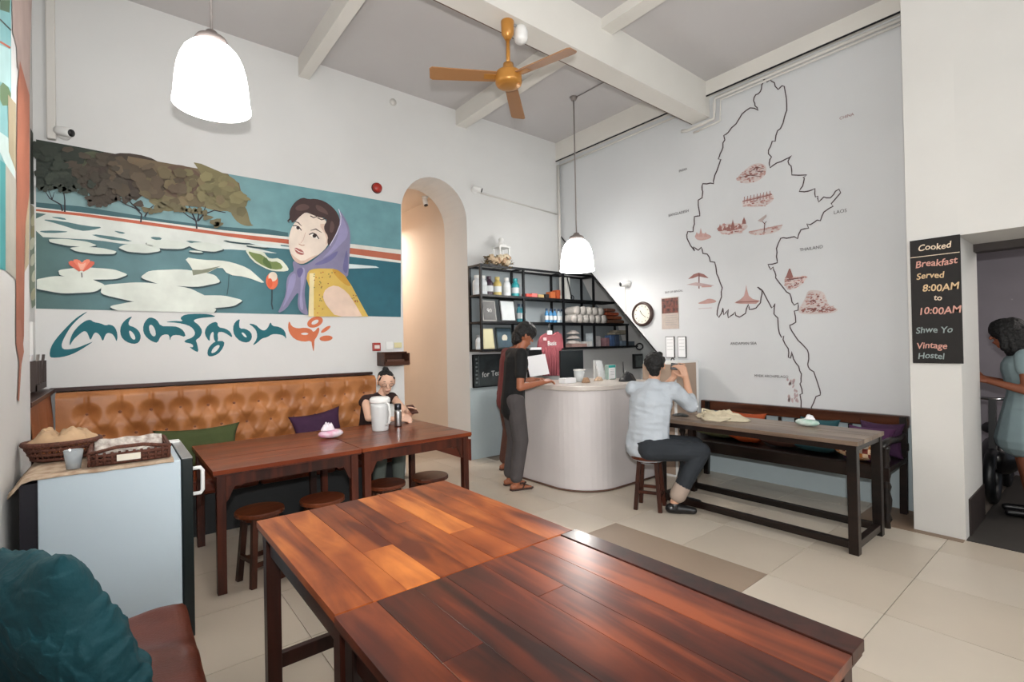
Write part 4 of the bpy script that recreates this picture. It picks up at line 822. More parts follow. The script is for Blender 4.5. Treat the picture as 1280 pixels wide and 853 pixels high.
def bottle(px, lev, Y, h, r, m, cm, label, grp, neck=.5, nm='bottle'):
    x = sx(px, Y); z = SH[lev]+.0005; t = empty(nm, (x, Y, z), label, 'bottle', grp)
    MB().lathe([(.001,0),(r*.95,0),(r,.01),(r,h*.62),(r*.85,h*.72),(r*neck,h*.8),(r*neck,h*.84),(.001,h*.84)], (x,Y,z), 18).build('body', m, t, smooth=True)
    MB().lathe([(.001,h*.84),(r*neck*1.15,h*.84),(r*neck*1.15,h),(.001,h)], (x,Y,z), 14).build('cap', cm, t)
    MB().lathe([(r*1.01,h*.2),(r*1.01,h*.5)], (x,Y,z), 18, cap=False).build('label_band', mat('pale_label', '#cfd3d4', .6), t, smooth=True)
pb_ = mat('powder_purple', '#3c2536', .35); yb = mat('powder_yellow', '#c8b36a', .35); wb2 = mat('powder_white', '#d5dadd', .3); tb2 = mat('powder_teal', '#2f9aa0', .3); sb2_ = mat('silver_bottle', '#9da3a8', .3, metal=.5)
for px, m, cm, lb in ((597,wb2,WHITEP,'small white bottle at the far left end of the top shelf'),(604.5,wb2,WHITEP,'white bottle beside the purple one on top shelf'),(612,pb_,pb_,'dark purple bottle on the top shelf'),(622.5,yb,yb,'mustard yellow bottle on the top shelf'),(634,wb2,WHITEP,'white bottle between yellow and teal bottles on top shelf'),(645,tb2,tb2,'teal bottle on the top shelf, right end of its row')):
    bottle(px, 1, 5.12, .25, .055, m, cm, lb, 'bottles on the top shelf')
for px in (683.5, 688.5, 693.5, 698.5, 702.5):
    bottle(px, 2, 5.08, .20, .028, mat('blue_water_bottle', '#3f7fae', .25) if px < 695 else mat('clear_water_bottle', '#a9b9c2', .2), mat('dark_blue_cap', '#1c3656', .4), 'small %s bottle in row beside rolled towels, %s' % ('blue' if px < 695 else 'clear', {683.5:'leftmost',688.5:'second from left',693.5:'middle one',698.5:'second from right',702.5:'rightmost'}[px]), 'water bottles on the middle shelf')
for px, lb in ((649,'left'),(654,'right')): bottle(px, 2, 5.1, .25, .034, mat('aqua_bottle', '#4a96a4', .25), mat('dark_blue_cap', '#1c3656'), 'aqua bottle on middle shelf beside the framed certificate, %s of two' % lb, 'aqua bottles')
bottle(597.5, 3, 5.1, .18, .035, wb2, GREYP, 'white bottle at the left end of the lowest shelf', None)
def frame(px, lev, Y, w, h, mf, mi, label, tilt=.15, extra=None):
    x = sx(px, Y); z = SH[lev]+.001; t = empty('picture_frame', (x, Y, z), label, 'picture'); M = Matrix.Rotation(-tilt, 3, 'X')
    MB().obox((x,Y,z+h/2*math.cos(tilt)+.004), (w,.018,h), M).build('frame', mf, t, bevel=.002)
    MB().obox(Vector((x,Y,z+h/2*math.cos(tilt)+.004))+M @ Vector((0,-.0105,0)), (w-.035,.003,h-.035), M).build('picture', mi, t)
    if extra: extra(t, Vector((x,Y,z+h/2))+M @ Vector((0,-.014,0)), M)
BFR = mat('black_frame', '#1c1d20', .4); 
frame(611, 2, 5.08, .22, .27, mat('grey_frame', '#8d8c88', .5), mat('dark_award', '#3f4040', .5, var=.3, vs=9), 'grey framed award with number 90 on the middle shelf', extra=lambda t, p_, M: text('90', .08, p_, (1,0,0), (0,0,1), WHITEP, 'award_number', t))
frame(634.5, 2, 5.08, .25, .29, BFR, mat('certificate', '#c3c9cb', .6, var=.1, vs=8), 'black framed pale certificate on the middle shelf')
frame(609.5, 3, 5.06, .17, .26, mat('cream_card', '#cfc9a2', .6), mat('cream_card_face', '#d6d1aa', .6, var=.06), 'cream card standing on the lowest shelf')
frame(629.5, 3, 5.12, .26, .28, mat('dark_green_frame', '#22302f', .4), mat('blue_picture', '#3c5664', .5, var=.4, vs=8), 'dark framed picture with white round emblem behind the standing man', extra=lambda t, p_, M: MB().lathe([(.045,0),(.045,.003),(.001,.003)], p_, 18, axis=(0,-1,0)).build('emblem', mat('pale_emblem', '#cfc9b8'), t))
def smallbox(name, px, lev, w, h, d, m, label, cat, Y=5.1, grp=None): x = sx(px, Y); return MB().obox((x, Y, SH[lev]+h/2+.0008), (w, d, h)).build(name, m, bevel=.003, label=label, cat=cat, group=grp)
tin = [(659,.10,.05,'#c5473c','red tin box','tin'),(666,.10,.06,'#d4706a','pink gift pack','box'),(674,.11,.05,'#bba06a','tan small carton','box'),(682,.06,.06,'#2a2422','dark square box','box'),(689,.09,.10,'#c0683a','orange packet','packet'),(696,.07,.13,'#b5542f','tall rust packet','packet'),(700,.09,.05,'#dcdad4','low white carton','box')]
for px, w_, h_, c_, lb, ca in tin: smallbox('souvenir_box', px, 1, w_, h_, .1, mat('souvenir_'+c_[1:], c_, .5, var=.1), lb+' among the souvenirs on the top shelf', ca, grp='souvenirs on the top shelf')
smallbox('long_candle_box', 703, 1, .05, .33, .05, mat('white_scroll', '#d9d8d2', .6), 'tall white scroll left of the post on the top shelf', 'scroll'); smallbox('long_candle_box', 709.5, 1, .08, .33, .05, mat('white_scroll', '#d9d8d2'), 'tall white scroll right of the post on the top shelf', 'scroll')
X = sx(713, 5.05); MB().tube([(X-.05,5.05,SH[1]+.33),(X+.04,5.05,SH[1]+.02)], .009, 6).tube([(X+.05+.03*math.cos(PI*k/6), 5.05, SH[1]+.035+.03*math.sin(PI*k/6)) for k in range(12)], .007, 6, closed=True).build('umbrella', BLACKP, smooth=True, label='black folded umbrella leaning on the top shelf', cat='umbrella')
TW = mat('white_towel', '#c9c4be', .95, var=.15, vs=30, bump=.5, bs=90)
def towel(px, z, label, r=.063, L=.24, m=TW, grp='rolled white towels'):
    x = sx(px, 5.08); t = MB()
    def fn(u, v):
        a = 2*PI*u; q = 1+.09*mnoise.noise(Vector((math.cos(a)*2+px, math.sin(a)*2, v*4))); e = min(1, v/.08, (1-v)/.08)**.4
        return (x+math.cos(a)*r*q*1.12*e, 5.20-L*v-.01, z+r+math.sin(a)*r*q*e)
    return t.grid(fn, 20, 12).build('rolled_towel', m, smooth=True, label=label, cat='towel', group=grp)
for i, px in enumerate((712, 719, 726.5, 734, 741.5, 748.5)): towel(px, SH[2], 'rolled white towel in the lower row of the middle shelf, %s from the left' % ('first','second','third','fourth','fifth','sixth')[i])
for i, px in enumerate((715.5, 723, 730.5, 738, 745)): towel(px, SH[2]+.118, 'rolled white towel in the upper row of the middle shelf, %s from the left' % ('first','second','third','fourth','fifth')[i])
for i, (c_, w_) in enumerate((('#6b4632',.55),('#8f4a2a',.5),('#a24a2c',.42),('#7a4a38',.3))):
    MB().obox((sx(765-i*2.0, 5.1), 5.1, SH[2]+.035+i*.06), (w_*.75,.17,.05)).build('folded_textile', mat('textile_'+c_[1:], c_, .9, var=.3, vs=20), bevel=.018, label='%s folded textile in the stack at the right of the middle shelf' % ('dark brown bottom','brown','rust red','top brown')[i], cat='textile', group='folded textiles')
for i in range(3): lump('folded_towel', (sx(716, 5.1), 5.1, SH[3]+.002+i*.07+.05), .13-.015*i, .08, .05, mat('pink_white_towel', '#c7bdb8', .95, var=.2, vs=20), 11+i, '%s crumpled pale towel on the left of the lowest shelf' % ('bottom','middle','top')[i], 'towel', amp=.25, grp='crumpled towels')
box('towel_tray', sx(709,5.1), sx(728,5.1), 5.02, 5.2, SH[3]+.001, SH[3]+.05, mat('pink_box', '#a98a82', .8, var=.2), label='flat pinkish box under the pale towels on the lowest shelf', cat='box')
misc = [(732,.12,.08,'#d3d3d0','low white carton'),(737,.05,.2,'#b9c3c8','slim pale bottle shaped pack'),(743,.12,.16,'#a9a6a6','grey soft pack'),(755,.08,.13,'#8f6a70','dusky pink pack'),(761.5,.08,.17,'#46618a','blue upright box'),(767,.10,.18,'#39485e','dark blue upright box'),(776,.16,.08,'#6f7f8f','grey blue bundle'),(785,.15,.07,'#59646d','slate bundle')]
for px, w_, h_, c_, lb in misc: smallbox('boxed_supply', px, 3, w_, h_, .13, mat('supply_'+c_[1:], c_, .7, var=.25, vs=15), lb+' on the lowest shelf', 'box', grp='supplies on the lowest shelf')
MB().obox((sx(771,5.1),5.1,SH[3]+.20), (.30,.16,.03)).obox((sx(771,5.1)+.02,5.1,SH[3]+.235),(.24,.15,.03)).build('magazine_pile', mat('magazine', '#8f8878', .7, var=.3, vs=12), label='small pile of magazines above the blue boxes on the lowest shelf', cat='magazines')
X = sx(794, 5.0); MB().tube([(X+.10+.09*math.cos(2*PI*k/16), 5.0, 1.40+.05*math.sin(2*PI*k/16)) for k in range(16)], .012, 6, closed=True).build('cable_coil', BLACKP, smooth=True, label='black coil of cable hanging at the right end of lowest shelf', cat='cable')
# lantern and dried flowers on top
X = 3.98; ln = empty('lantern', (X, 5.13, 2.487), 'white lantern with domed top on the shelf rack behind flowers', 'lantern'); s = MB()
for a, b in ((-.075,-.07),(.075,-.07),(-.075,.07),(.075,.07)): s.box(X+a-.01,X+a+.01,5.13+b-.01,5.13+b+.01,2.487,2.76)
s.box(X-.09,X+.09,5.045,5.215,2.487,2.505).box(X-.09,X+.09,5.045,5.215,2.745,2.765); s.build('frame', WHITEP, ln)
MB().lathe([(.085,2.765),(.06,2.80),(.03,2.83),(.035,2.86),(.025,2.88),(.001,2.885)], (X,5.13,0), 16).build('roof', WHITEP, ln, smooth=True); MB().lathe([(.001,2.505),(.03,2.505),(.03,2.6),(.001,2.6)], (X,5.13,0), 12).build('candle', mat('cream_wax', '#e3d9c3'), ln)
fb = empty('dried_flowers', (3.9, 5.03, 2.487), 'bunch of dried cream roses and greenery on top of the shelf', 'flowers')
r = random.Random(4); xa, xb = sx(608, 5.03), sx(640, 5.03)
for k in range(9):
    x = xa+.06+(xb-xa-.12)*r.random(); z = 2.53+.14*r.random()*(1-abs((x-(xa+xb)/2)/(xb-xa)*1.4)); q = MB(); q.sph((x, 4.99+.06*r.random(), z), .042, 12, (1,1,.8))
    for j in range(5): a = j*2*PI/5; q.sph((x+.026*math.cos(a), 4.985+.02*r.random(), z+.022*math.sin(a)), .026, 8)
    q.build('rose', mat('cream_rose_%d' % (k % 3), ('#c9b295','#b99a7c','#d6c7ac')[k % 3], .9), fb, smooth=True)
q = MB(); 
for k in range(240):
    x = xa+(xb-xa)*r.random(); z = 2.485+.12*r.random()-.04*(x > xb-.08)*r.random(); y = 4.97+.14*r.random(); a, b = r.uniform(0, 6.3), r.uniform(-1, 1); d = Vector((math.cos(a)*math.cos(b), math.sin(a)*math.cos(b), math.sin(b)))*.035; n_ = d.orthogonal().normalized()*.011
    c = Vector((x, y, z)); q.add([c-d, c+n_, c+d, c-n_], [[0,1,2,3]])
lf = q.build('leaves', mat('dry_green_leaf', '#4c4a2c', .8, var=.5, vs=30, c2='#7a5f3d'), fb, fix=False); lf['kind'] = 'stuff'
# T-shirt hanging at the shelf front
ts_ = empty('hanging_shirt', (4.6, 4.9, 1.03), 'dusty pink t-shirt with white lettering hanging from the shelf', 'shirt'); Yt = 4.93
PX = lambda L: [(ay(x, y, Yt).x, ay(x, y, Yt).z) for x, y in L]
out = PX([(684,416.5),(677,420),(674,427),(672.5,440),(679.5,441.5),(681,437),(681,455),(680,470),(702,470),(702.5,440),(702.5,436),(704.5,436),(704,425),(702,418),(697,414.5),(692,418.5),(687,418.5)])
rs = mat('dusty_pink_cotton', '#a3565e', .9, var=.2, vs=6, bump=.5, bs=14)
s = MB(); s.prism([(x, Yt, z) for x, z in out], (0,1,0), .035); s.build('shirt_body', rs, ts_, bevel=.006)
for k in range(6): x0_ = 4.50+.05*k; MB().tube([(x0_, Yt-.002, 1.42), (x0_+.01, Yt-.006, 1.25), (x0_-.005, Yt-.003, 1.04)], .008, 6).build('fold', rs, ts_, smooth=True)
c = ay(690, 429.5, Yt-.008); text('Basis', .085, c, (1,0,.02), (0,0,1), WHITEP, 'shirt_print', ts_, bold=.002)
c = ay(687, 416, Yt-.01); MB().obox(c, (.09,.01,.055)).build('price_tag', CLIP, ts_); c = ay(681, 424, Yt-.01); MB().obox(c, (.06,.006,.04)).build('badge', mat('pink_badge', '#e4c3c6', .6), ts_)
MB().tube([(4.64,Yt+.02,1.66),(4.64,Yt+.02,1.72),(4.66,Yt+.03,1.755)], .005, 6).build('hanger_hook', STEEL, ts_, smooth=True)
# blackboard below the shelf
x0_, x1_ = 3.575, 4.3; bb = empty('chalkboard', (3.9, 5.26, .93), 'low chalkboard on the wall under the shelf rack, behind standing men', 'chalkboard')
MB().box(x0_, x1_, 5.245, 5.268, .935, 1.34).build('board', mat('slate', '#23292b', .7, var=.3, vs=7, c2='#343c3f'), bb); MB().box(x0_,x0_+.014,5.24,5.27,.935,1.34).box(x0_,x1_,5.24,5.27,1.34,1.352).box(x0_,x1_,5.24,5.27,.923,.935).build('frame', BLACKP, bb)
CH = mat('chalk_white', '#c9cccb', .95); CHD = mat('chalk_grey', '#6f7879', .95)
text('for Tea', .10, (3.86, 5.243, 1.09), (1,0,.05), (0,0,1), CH, 'chalk_writing', bb)
for k in range(7): MB().obox((3.625+.008*(k % 2), 5.2435, 1.29-.05*k), (.03,.001,.022)).build('chalk_mark', CHD, bb)
MB().box(3.662,3.666,5.243,5.245,.95,1.33).build('chalk_line', CHD, bb)

# ============================================================ CHALKBOARD ON THE PILLAR
cbd = empty('chalkboard', (4.72, .865, 1.27), 'tall black chalkboard with breakfast hours on the pillar by the doorway', 'chalkboard')
XB = 4.712; MB().box(XB, 4.73, .722, 1.008, 1.268, 2.195).build('board', mat('blackboard', '#1b1715', .75, var=.25, vs=9), cbd, bevel=.002)
CW, CPK, CYL, CBL = mat('chalk_cream', '#e2cdb4', .95), mat('chalk_pink', '#cf9a8c', .95), mat('chalk_yellow', '#d2b48c', .95), mat('chalk_bluegrey', '#8f9a98', .95)
for s_, x, y, pw, m in (('Cooked',1167,309,45,CW),('Breakfast',1169,329,57,CPK),('Served',1162,345,38,CYL),('8:00AM',1175,360,50,CYL),('to',1172,372,11,CW),('10:00AM',1173,389,56,CPK),('Shwe Yo',1167,413,50,CBL),('Vintage',1164,432,41,CPK),('Hostel',1163,445.5,36,CBL)):
    pt = ax(x, y, XB-.002); a = ax(x-pw*.46, y, XB).y; b = ax(x+pw*.46, y, XB).y; L = abs(a-b)
    o = text(s_, .1, pt, (0,-1,0), (0,0,1), m, 'chalk_writing', cbd, bold=.0015, shear=.12)
    ys = [v.co.y for v in o.data.vertices]; k = L/(max(ys)-min(ys)); zz = [v.co.z for v in o.data.vertices]; cy, cz = (max(ys)+min(ys))/2, (max(zz)+min(zz))/2; hk = min(k*1.1, .085/(max(zz)-min(zz)))
    for v in o.data.vertices: v.co.y = cy+(v.co.y-cy)*k; v.co.z = cz+(v.co.z-cz)*hk + .004*math.sin(v.co.y*40)
MB().box(XB-.001, XB+.001, .725, 1.005, 2.065, 2.07).build('chalk_line', CW, cbd)

# ============================================================ WALL FITTINGS
def cctv(loc, face, label, wall):
    t = empty('security_camera', loc, label, 'camera'); l = Vector(loc); f = Vector(face).normalized(); wv = Vector(wall)
    MB().lathe([(.045,0),(.045,.02),(.03,.03),(.001,.03)], l, 16, axis=wv).build('mount', WHITEP, t, smooth=True)
    c = l+wv*.07; MB().lathe([(.001,-.06),(.03,-.055),(.036,-.03),(.036,.055),(.03,.06)], c, 16, axis=f).build('housing', WHITEP, t, smooth=True); MB().lathe([(.001,0),(.028,0),(.028,.012),(.001,.014)], c+f*.055, 16, axis=f).build('lens', BLACKP, t, smooth=True)
    MB().tube([l+wv*.02, c], .012, 8).build('arm', GREYP, t, smooth=True)
cctv((-.30, YM, 3.215), (.75,-.6,-.2), 'white security camera in left corner just above the mural', (0,-1,0))
cctv((3.66, YM, 3.49), (.7,-.6,-.3), 'white security camera on wall right of the arch', (0,-1,0))
cctv((XM, 4.04, 2.235), (-.7,.35,-.15), 'white security camera on map wall above the clock', (-1,0,0))
pt = ay(531, 228, 6.1); cctv((pt.x, 6.1, 3.57), (.0,-.35,-.9), 'white security camera hanging from the passage ceiling inside the arch', (0,0,-1))
MB().box(XM-.012, XM, 4.085, 4.10, 1.83, 2.2).build('camera_conduit', PIPE, label='white cable cover below the camera on the map wall', cat='cable')
ab_ = empty('alarm_bell', (2.32, YM, 3.23), 'round red alarm sounder above the mural', 'alarm'); MB().lathe([(.052,0),(.055,.03),(.045,.05),(.001,.055)], (2.32,YM,3.27), 24, axis=(0,-1,0)).build('dome', mat('red_plastic', '#a12a20', .35), ab_, smooth=True); MB().lathe([(.06,0),(.06,.012),(.001,.012)], (2.32,YM,3.27), 24, axis=(0,-1,0)).build('base', mat('dark_red', '#4e1712', .5), ab_)
fc = empty('fire_call_point', (2.28, YM, 1.42), 'small red fire call point on wall under mural corner', 'alarm'); MB().box(2.235,2.325,YM-.03,YM,1.43,1.52).build('case', mat('red_plastic', '#a12a20'), fc, bevel=.004); MB().box(2.25,2.31,YM-.033,YM-.03,1.455,1.495).build('window', mat('pale_pane', '#e2d6d0', .4), fc)
MB().box(2.40,2.48,YM-.012,YM,1.44,1.53).build('light_switch', WHITEP, bevel=.003, label='white light switch beside the red fire call point', cat='switch'); MB().box(2.50,2.59,YM-.012,YM,1.46,1.52).build('switch_label', mat('yellow_card', '#d8cf9f', .6), label='yellowish wall card right of the light switch', cat='sign')
wbx = empty('wall_box', (2.43, 5.16, 1.27), 'dark wooden open box shelf on wall beside the arch', 'shelf'); DW = wood('dark_box_wood', '#24130d', '#4a2a1c', 'X', .4, 12)
a, b = 2.29, 2.60; s = MB(); s.box(a,b,5.08,YM,1.262,1.277); s.box(a,b,5.25,YM,1.277,1.415); s.box(a,a+.014,5.08,5.25,1.277,1.40); s.box(b-.014,b,5.08,5.25,1.277,1.40); s.box(a,b,5.08,5.092,1.277,1.31); s.box(a,b,5.15,5.25,1.40,1.415); s.build('carcass', DW, wbx, bevel=.002); MB().box(a+.05,b-.05,5.12,5.22,1.278,1.33).build('contents', mat('brown_card', '#5a3a2c', .7), wbx)
ck = empty('wall_clock', (XM, 3.81, 1.68), 'round wall clock with dark brown rim on the map wall', 'clock'); cc = (XM, 3.815, 1.825)
MB().lathe([(.155,0),(.158,.02),(.150,.04),(.128,.045),(.122,.03)], cc, 40, axis=(-1,0,0), cap=False).build('rim', mat('brown_clock_rim', '#3c2722', .4), ck, smooth=True); MB().lathe([(.125,.0),(.125,.028),(.001,.028)], cc, 40, axis=(-1,0,0)).build('dial', mat('cream_dial', '#ded9cb', .5), ck)
for k in range(12):
    a = k*PI/6; MB().obox((XM-.030, 3.815-.10*math.sin(a), 1.825+.10*math.cos(a)), (.002,.006,.018), Matrix.Rotation(-a,3,'X').inverted()).build('hour_mark', BLACKP, ck)
MB().bar((XM-.032,3.815,1.825),(XM-.032,3.815+.028,1.825+.045),.008,.003).build('hour_hand', BLACKP, ck); MB().bar((XM-.034,3.815,1.825),(XM-.034,3.815-.06,1.825-.045),.005,.003).build('minute_hand', BLACKP, ck)
def fpan(x0, y0, x1, y1, d=.004): a_ = ax(x0, y0, XM); b_ = ax(x1, y1, XM); return a_.y, b_.y, b_.z, a_.z
y1_, y0_, z0_, z1_ = fpan(827, 373, 849, 411); cal = empty('wall_calendar', (XM, (y0_+y1_)/2, z0_), 'calendar poster with red brown photo on map wall beside the clock', 'poster')
MB().box(XM-.006, XM, y0_, y1_, z0_, z1_).build('sheet', mat('calendar_paper', '#b9aca2', .7, var=.1, vs=20), cal); zm = z0_+(z1_-z0_)*.5
MB().box(XM-.0075, XM-.006, y0_+.005, y1_-.005, zm, z1_-.01).build('photo', mat('calendar_photo', '#7d4438', .6, vs=22, c2='#241513'), cal)
for k in range(5): MB().box(XM-.0072, XM-.006, y0_+.02, y1_-.05, zm-.03-.028*k, zm-.026-.028*k).build('print_line', GREYP, cal)
for nm_, x0, x1, lb in (('a', 832.5, 844, 'left'), ('b', 847.5, 858.5, 'right')):
    y1_, y0_, z0_, z1_ = fpan(x0, 421, x1, 447.5); f_ = empty('framed_notice', (XM, (y0_+y1_)/2, z0_), 'white notice in thin dark frame below the calendar, %s one of two' % lb, 'notice', 'framed notices')
    MB().box(XM-.012, XM, y0_, y1_, z0_, z1_).build('frame', BLACKP, f_); MB().box(XM-.014, XM-.012, y0_+.007, y1_-.007, z0_+.007, z1_-.007).build('sheet', CLIP, f_)
    for k in range(4): MB().box(XM-.0145, XM-.014, y0_+.02, y1_-.02, z1_-.04-.04*k, z1_-.037-.04*k).build('print_line', GREYP, f_)
MB().obox((XL+.012, 4.95, 1.55), (.02,.12,.30)).build('wall_thermometer', WHITEP, bevel=.003, label='white switch panel on left wall beside the lettering', cat='switch')
nh = empty('brochure_holder', (XL+.05, 4.75, 1.2), 'dark wire holder with papers on left wall above the bench corner', 'holder')
for k in range(3): MB().obox((XL+.03+.015*k, 4.62+.16*k, 1.34), (.006,.13,.25), Matrix.Rotation(.1,3,'Y')).build('paper', (CLIP, mat('grey_leaflet', '#9c948c', .7), mat('dark_leaflet', '#4c403c', .7))[k], nh)
s = MB(); s.box(XL,XL+.008,4.5,5.1,1.22,1.46)
for k in range(5): s.box(XL+.008,XL+.075,4.5+.145*k,4.51+.145*k,1.22,1.42)
s.box(XL+.068,XL+.075,4.5,5.09,1.22,1.26); s.build('rack', mat('dark_brown_rack', '#3a2c26', .6), nh)
pt = az(655, 42, 3.9); dc = empty('ceiling_camera', (2.50, 2.92, 3.80), 'white dome camera under the big beam beside the fan', 'camera'); X, Y = 2.51, 2.93
MB().lathe([(.035,3.97),(.045,3.96),(.055,3.93),(.055,3.88),(.045,3.85),(.001,3.835)], (X,Y,0), 20).build('dome', WHITEP, dc, smooth=True); MB().tube([(X-.12,Y+.0,3.955),(X,Y,3.955)], .01, 8).build('bracket', GREYP, dc)
MB().lathe([(.001,0),(.03,0),(.03,.012),(.001,.012)], (2.99, YM, 3.0), 12, axis=(0,-1,0))
pt = ay(491, 128, YM); MB().lathe([(.04,0),(.04,.015),(.001,.02)], (pt.x,YM,pt.z), 20, axis=(0,-1,0)).build('blanking_plate', PIPE, smooth=True, label='round white blanking plate high on wall between the small beams', cat='cap')

# ============================================================ CEILING FAN
FX, FY = 2.39, 2.946; fan = empty('ceiling_fan', (FX, FY, 3.97), 'brass coloured three blade ceiling fan hanging from big beam', 'fan'); BR = mat('golden_brown_metal', '#b8803a', .3, metal=.3); BLD = mat('tan_blade', '#9c7048', .45)
MB().lathe([(.050,3.97),(.052,3.965),(.048,3.87),(.036,3.855),(.024,3.83),(.001,3.825)], (FX,FY,0), 24).build('canopy', BR, fan, smooth=True); MB().lathe([(.016,3.60),(.016,3.83)], (FX,FY,0), 14).build('rod', BR, fan, smooth=True)
MB().lathe([(.001,3.64),(.04,3.64),(.045,3.60),(.05,3.585),(.001,3.585)], (FX,FY,0), 24).build('collar', BR, fan, smooth=True); MB().lathe([(.06,3.575),(.06,3.585)], (FX,FY,0), 20).build('vent_ring', BLACKP, fan)
MB().lathe([(.001,3.578),(.075,3.575),(.098,3.568),(.103,3.555),(.104,3.495),(.098,3.480),(.085,3.470),(.05,3.466),(.001,3.464)], (FX,FY,0), 32).build('motor', BR, fan, smooth=True)
hub = Vector((FX, FY, 3.535))
for px, py in ((537,92),(717,63),(650,157)):
    tip = az(px, py, 3.535); d = tip-hub; d.z = 0; L = d.length; d.normalize(); L = min(max(L, .56), .70); n_ = Vector((-d.y, d.x, 0)); n_ = (n_*math.cos(.2)+Vector((0,0,1))*math.sin(.2)); pr_ = []
    w0, w1 = .052, .064; pts = [hub+d*.10-n_*w0, hub+d*(L-.02)-n_*w1, hub+d*L-n_*w1*.75, hub+d*L+n_*w1*.75, hub+d*(L-.02)+n_*w1, hub+d*.10+n_*w0]
    bl = MB().prism(pts, d.cross(n_).normalized(), .008).build('blade', BLD, fan); MB().obox(hub+d*.13, (.12,.05,.006), Mx(d, n_)).build('blade_arm', BR, bl)

# ============================================================ PENDANT LAMPS
def pendant(x, y, zb, label, rod_top=ZC, hb=.40, R_=.205):
    t = empty('pendant_lamp', (x, y, zb), label, 'lamp', 'opal pendant lamps'); OP = mat('opal_glass', '#fdfcfa', .3, emit=SHADE)
    prof = [(R_,0),(R_*.985,.03),(R_*.96,.09),(R_*.935,.15),(R_*.89,.21),(R_*.82,.265),(R_*.71,.315),(R_*.56,.35),(R_*.40,.37)]
    MB().lathe([(r_, z_+zb) for r_, z_ in prof]+[(r_-.008, z_+zb) for r_, z_ in prof[::-1]], (x,y,0), 48, cap=False).build('shade', OP, t, smooth=True)
    MB().lathe([(R_+.003,zb-.012),(R_+.003,zb),(R_-.012,zb),(R_-.012,zb-.012),(R_+.003,zb-.012)], (x,y,0), 48, cap=False).build('rim', OP, t)
    MB().lathe([(.088,zb+.365),(.090,zb+.39),(.078,zb+.41),(.045,zb+.425),(.03,zb+.45),(.001,zb+.455)], (x,y,0), 28).build('cap', mat('grey_lamp_cap', '#857b77', .5), t, smooth=True)
    MB().tube([(x,y,zb+.43),(x,y,rod_top-.03)], .008, 8).build('rod', mat('grey_rod', '#8b8480', .5), t, smooth=True); MB().lathe([(.001,rod_top-.045),(.03,rod_top-.04),(.05,rod_top),(.001,rod_top)], (x,y,0), 16).build('ceiling_rose', mat('grey_rod', '#8b8480'), t, smooth=True)
    MB().sph((x,y,zb+.16), .045, 12).build('bulb', mat('bulb_glow', '#fff4e2', emit=12), t, smooth=True)
    l = bpy.data.lights.new('pendant_light', 'POINT'); l.energy = PEND; l.color = (1.0, .95, .90); l.shadow_soft_size = .07; lo = bpy.data.objects.new('pendant_light', l); C.objects.link(lo); lo.location = (x, y, zb+.02)
    return t
pendant(.475, 3.44, 2.955, 'large looking white opal pendant lamp at the upper left, over the leather bench')
pendant(4.378, 4.147, 2.36, 'white opal pendant lamp on long rod over the reception counter')
pendant(.9, -.9, 2.75, 'unseen white opal pendant lamp added behind the viewer for extra light')  # extra lamp out of view, added to light the near room
pendant(2.6, -2.0, 2.9, 'second unseen opal pendant lamp added behind the viewer to balance the light')  # another added lamp out of view, set back to even the brightness
MB().tube([(4.378,4.147,4.455),(4.40,3.6,4.46),(4.45,3.09,4.40)], .006, 6).build('lamp_cable', mat('grey_rod', '#8b8480'), smooth=True, label='thin grey cable from the counter lamp across ceiling to beam', cat='cable')

# ============================================================ CONSOLE TABLE + BENCH BY THE MAP WALL
wt = empty('console_table', (4.15, 1.9, 0), 'long narrow dark table with worn grey top by the map wall', 'table'); X0, X1, Y0, Y1, hh = 3.86, 4.44, 1.13, 2.72, .77
planks(X0, X1, Y0, Y1, hh-.03, hh, 'Y', 4, GRW, wt, seed=8); L5 = .06
for lx, ly in ((X0+.005,Y0+.01),(X1-.065,Y0+.01),(X0+.005,Y1-.07),(X1-.065,Y1-.07)): box('leg', lx, lx+L5, ly, ly+L5, 0, hh-.03, BKW, wt, bevel=.003)
for x in (X0+.01, X1-.06): box('apron', x, x+.045, Y0+.07, Y1-.07, hh-.07, hh-.03, BKW, wt)
for y in (Y0+.015, Y1-.065): box('apron', X0+.065, X1-.065, y, y+.045, hh-.07, hh-.03, BKW, wt)
box('stretcher', X0+.012, X0+.057, Y0+.07, Y1-.07, .035, .085, BKW, wt, bevel=.003); box('stretcher', X1-.058, X1-.013, Y0+.07, Y1-.07, .035, .085, BKW, wt, bevel=.003)
for y in (Y0+.018, Y1-.062): box('stretcher', X0+.065, X1-.065, y, y+.045, .035, .085, BKW, wt, bevel=.003)
wb = empty('wooden_bench', (4.85, 2.0, 0), 'dark carved wooden bench with turned posts against the map wall', 'bench'); B0, B1 = 1.14, 2.98
box('seat', 4.60, 5.10, B0, B1, .43, .47, BKW, wb, bevel=.006); box('seat_front_rail', 4.585, 4.60, B0, B1, .36, .465, BKW, wb, bevel=.004)
turn = [(.001,.0),(.024,.0),(.02,.04),(.034,.07),(.02,.11),(.032,.16),(.036,.22),(.022,.28),(.034,.32),(.02,.36),(.03,.40),(.03,.46),(.02,.49),(.034,.53),(.022,.57),(.03,.60),(.03,.63),(.001,.63)]
for y in (B0+.03, B1-.06): MB().lathe(turn, (4.62, y, 0), 16).build('turned_post', BKW, wb, smooth=True)
for y in (B0+.03, B1-.06):
    MB().bar((5.08,y,0),(5.14,y,.80),.05,.05).build('back_leg', BKW, wb, bevel=.003)
    MB().tube([(4.55,y,.62),(4.60,y,.65),(4.75,y,.655),(4.95,y,.63),(5.12,y,.66)], [.02,.028,.026,.024,.02], 10).build('armrest', BKW, wb, smooth=True)
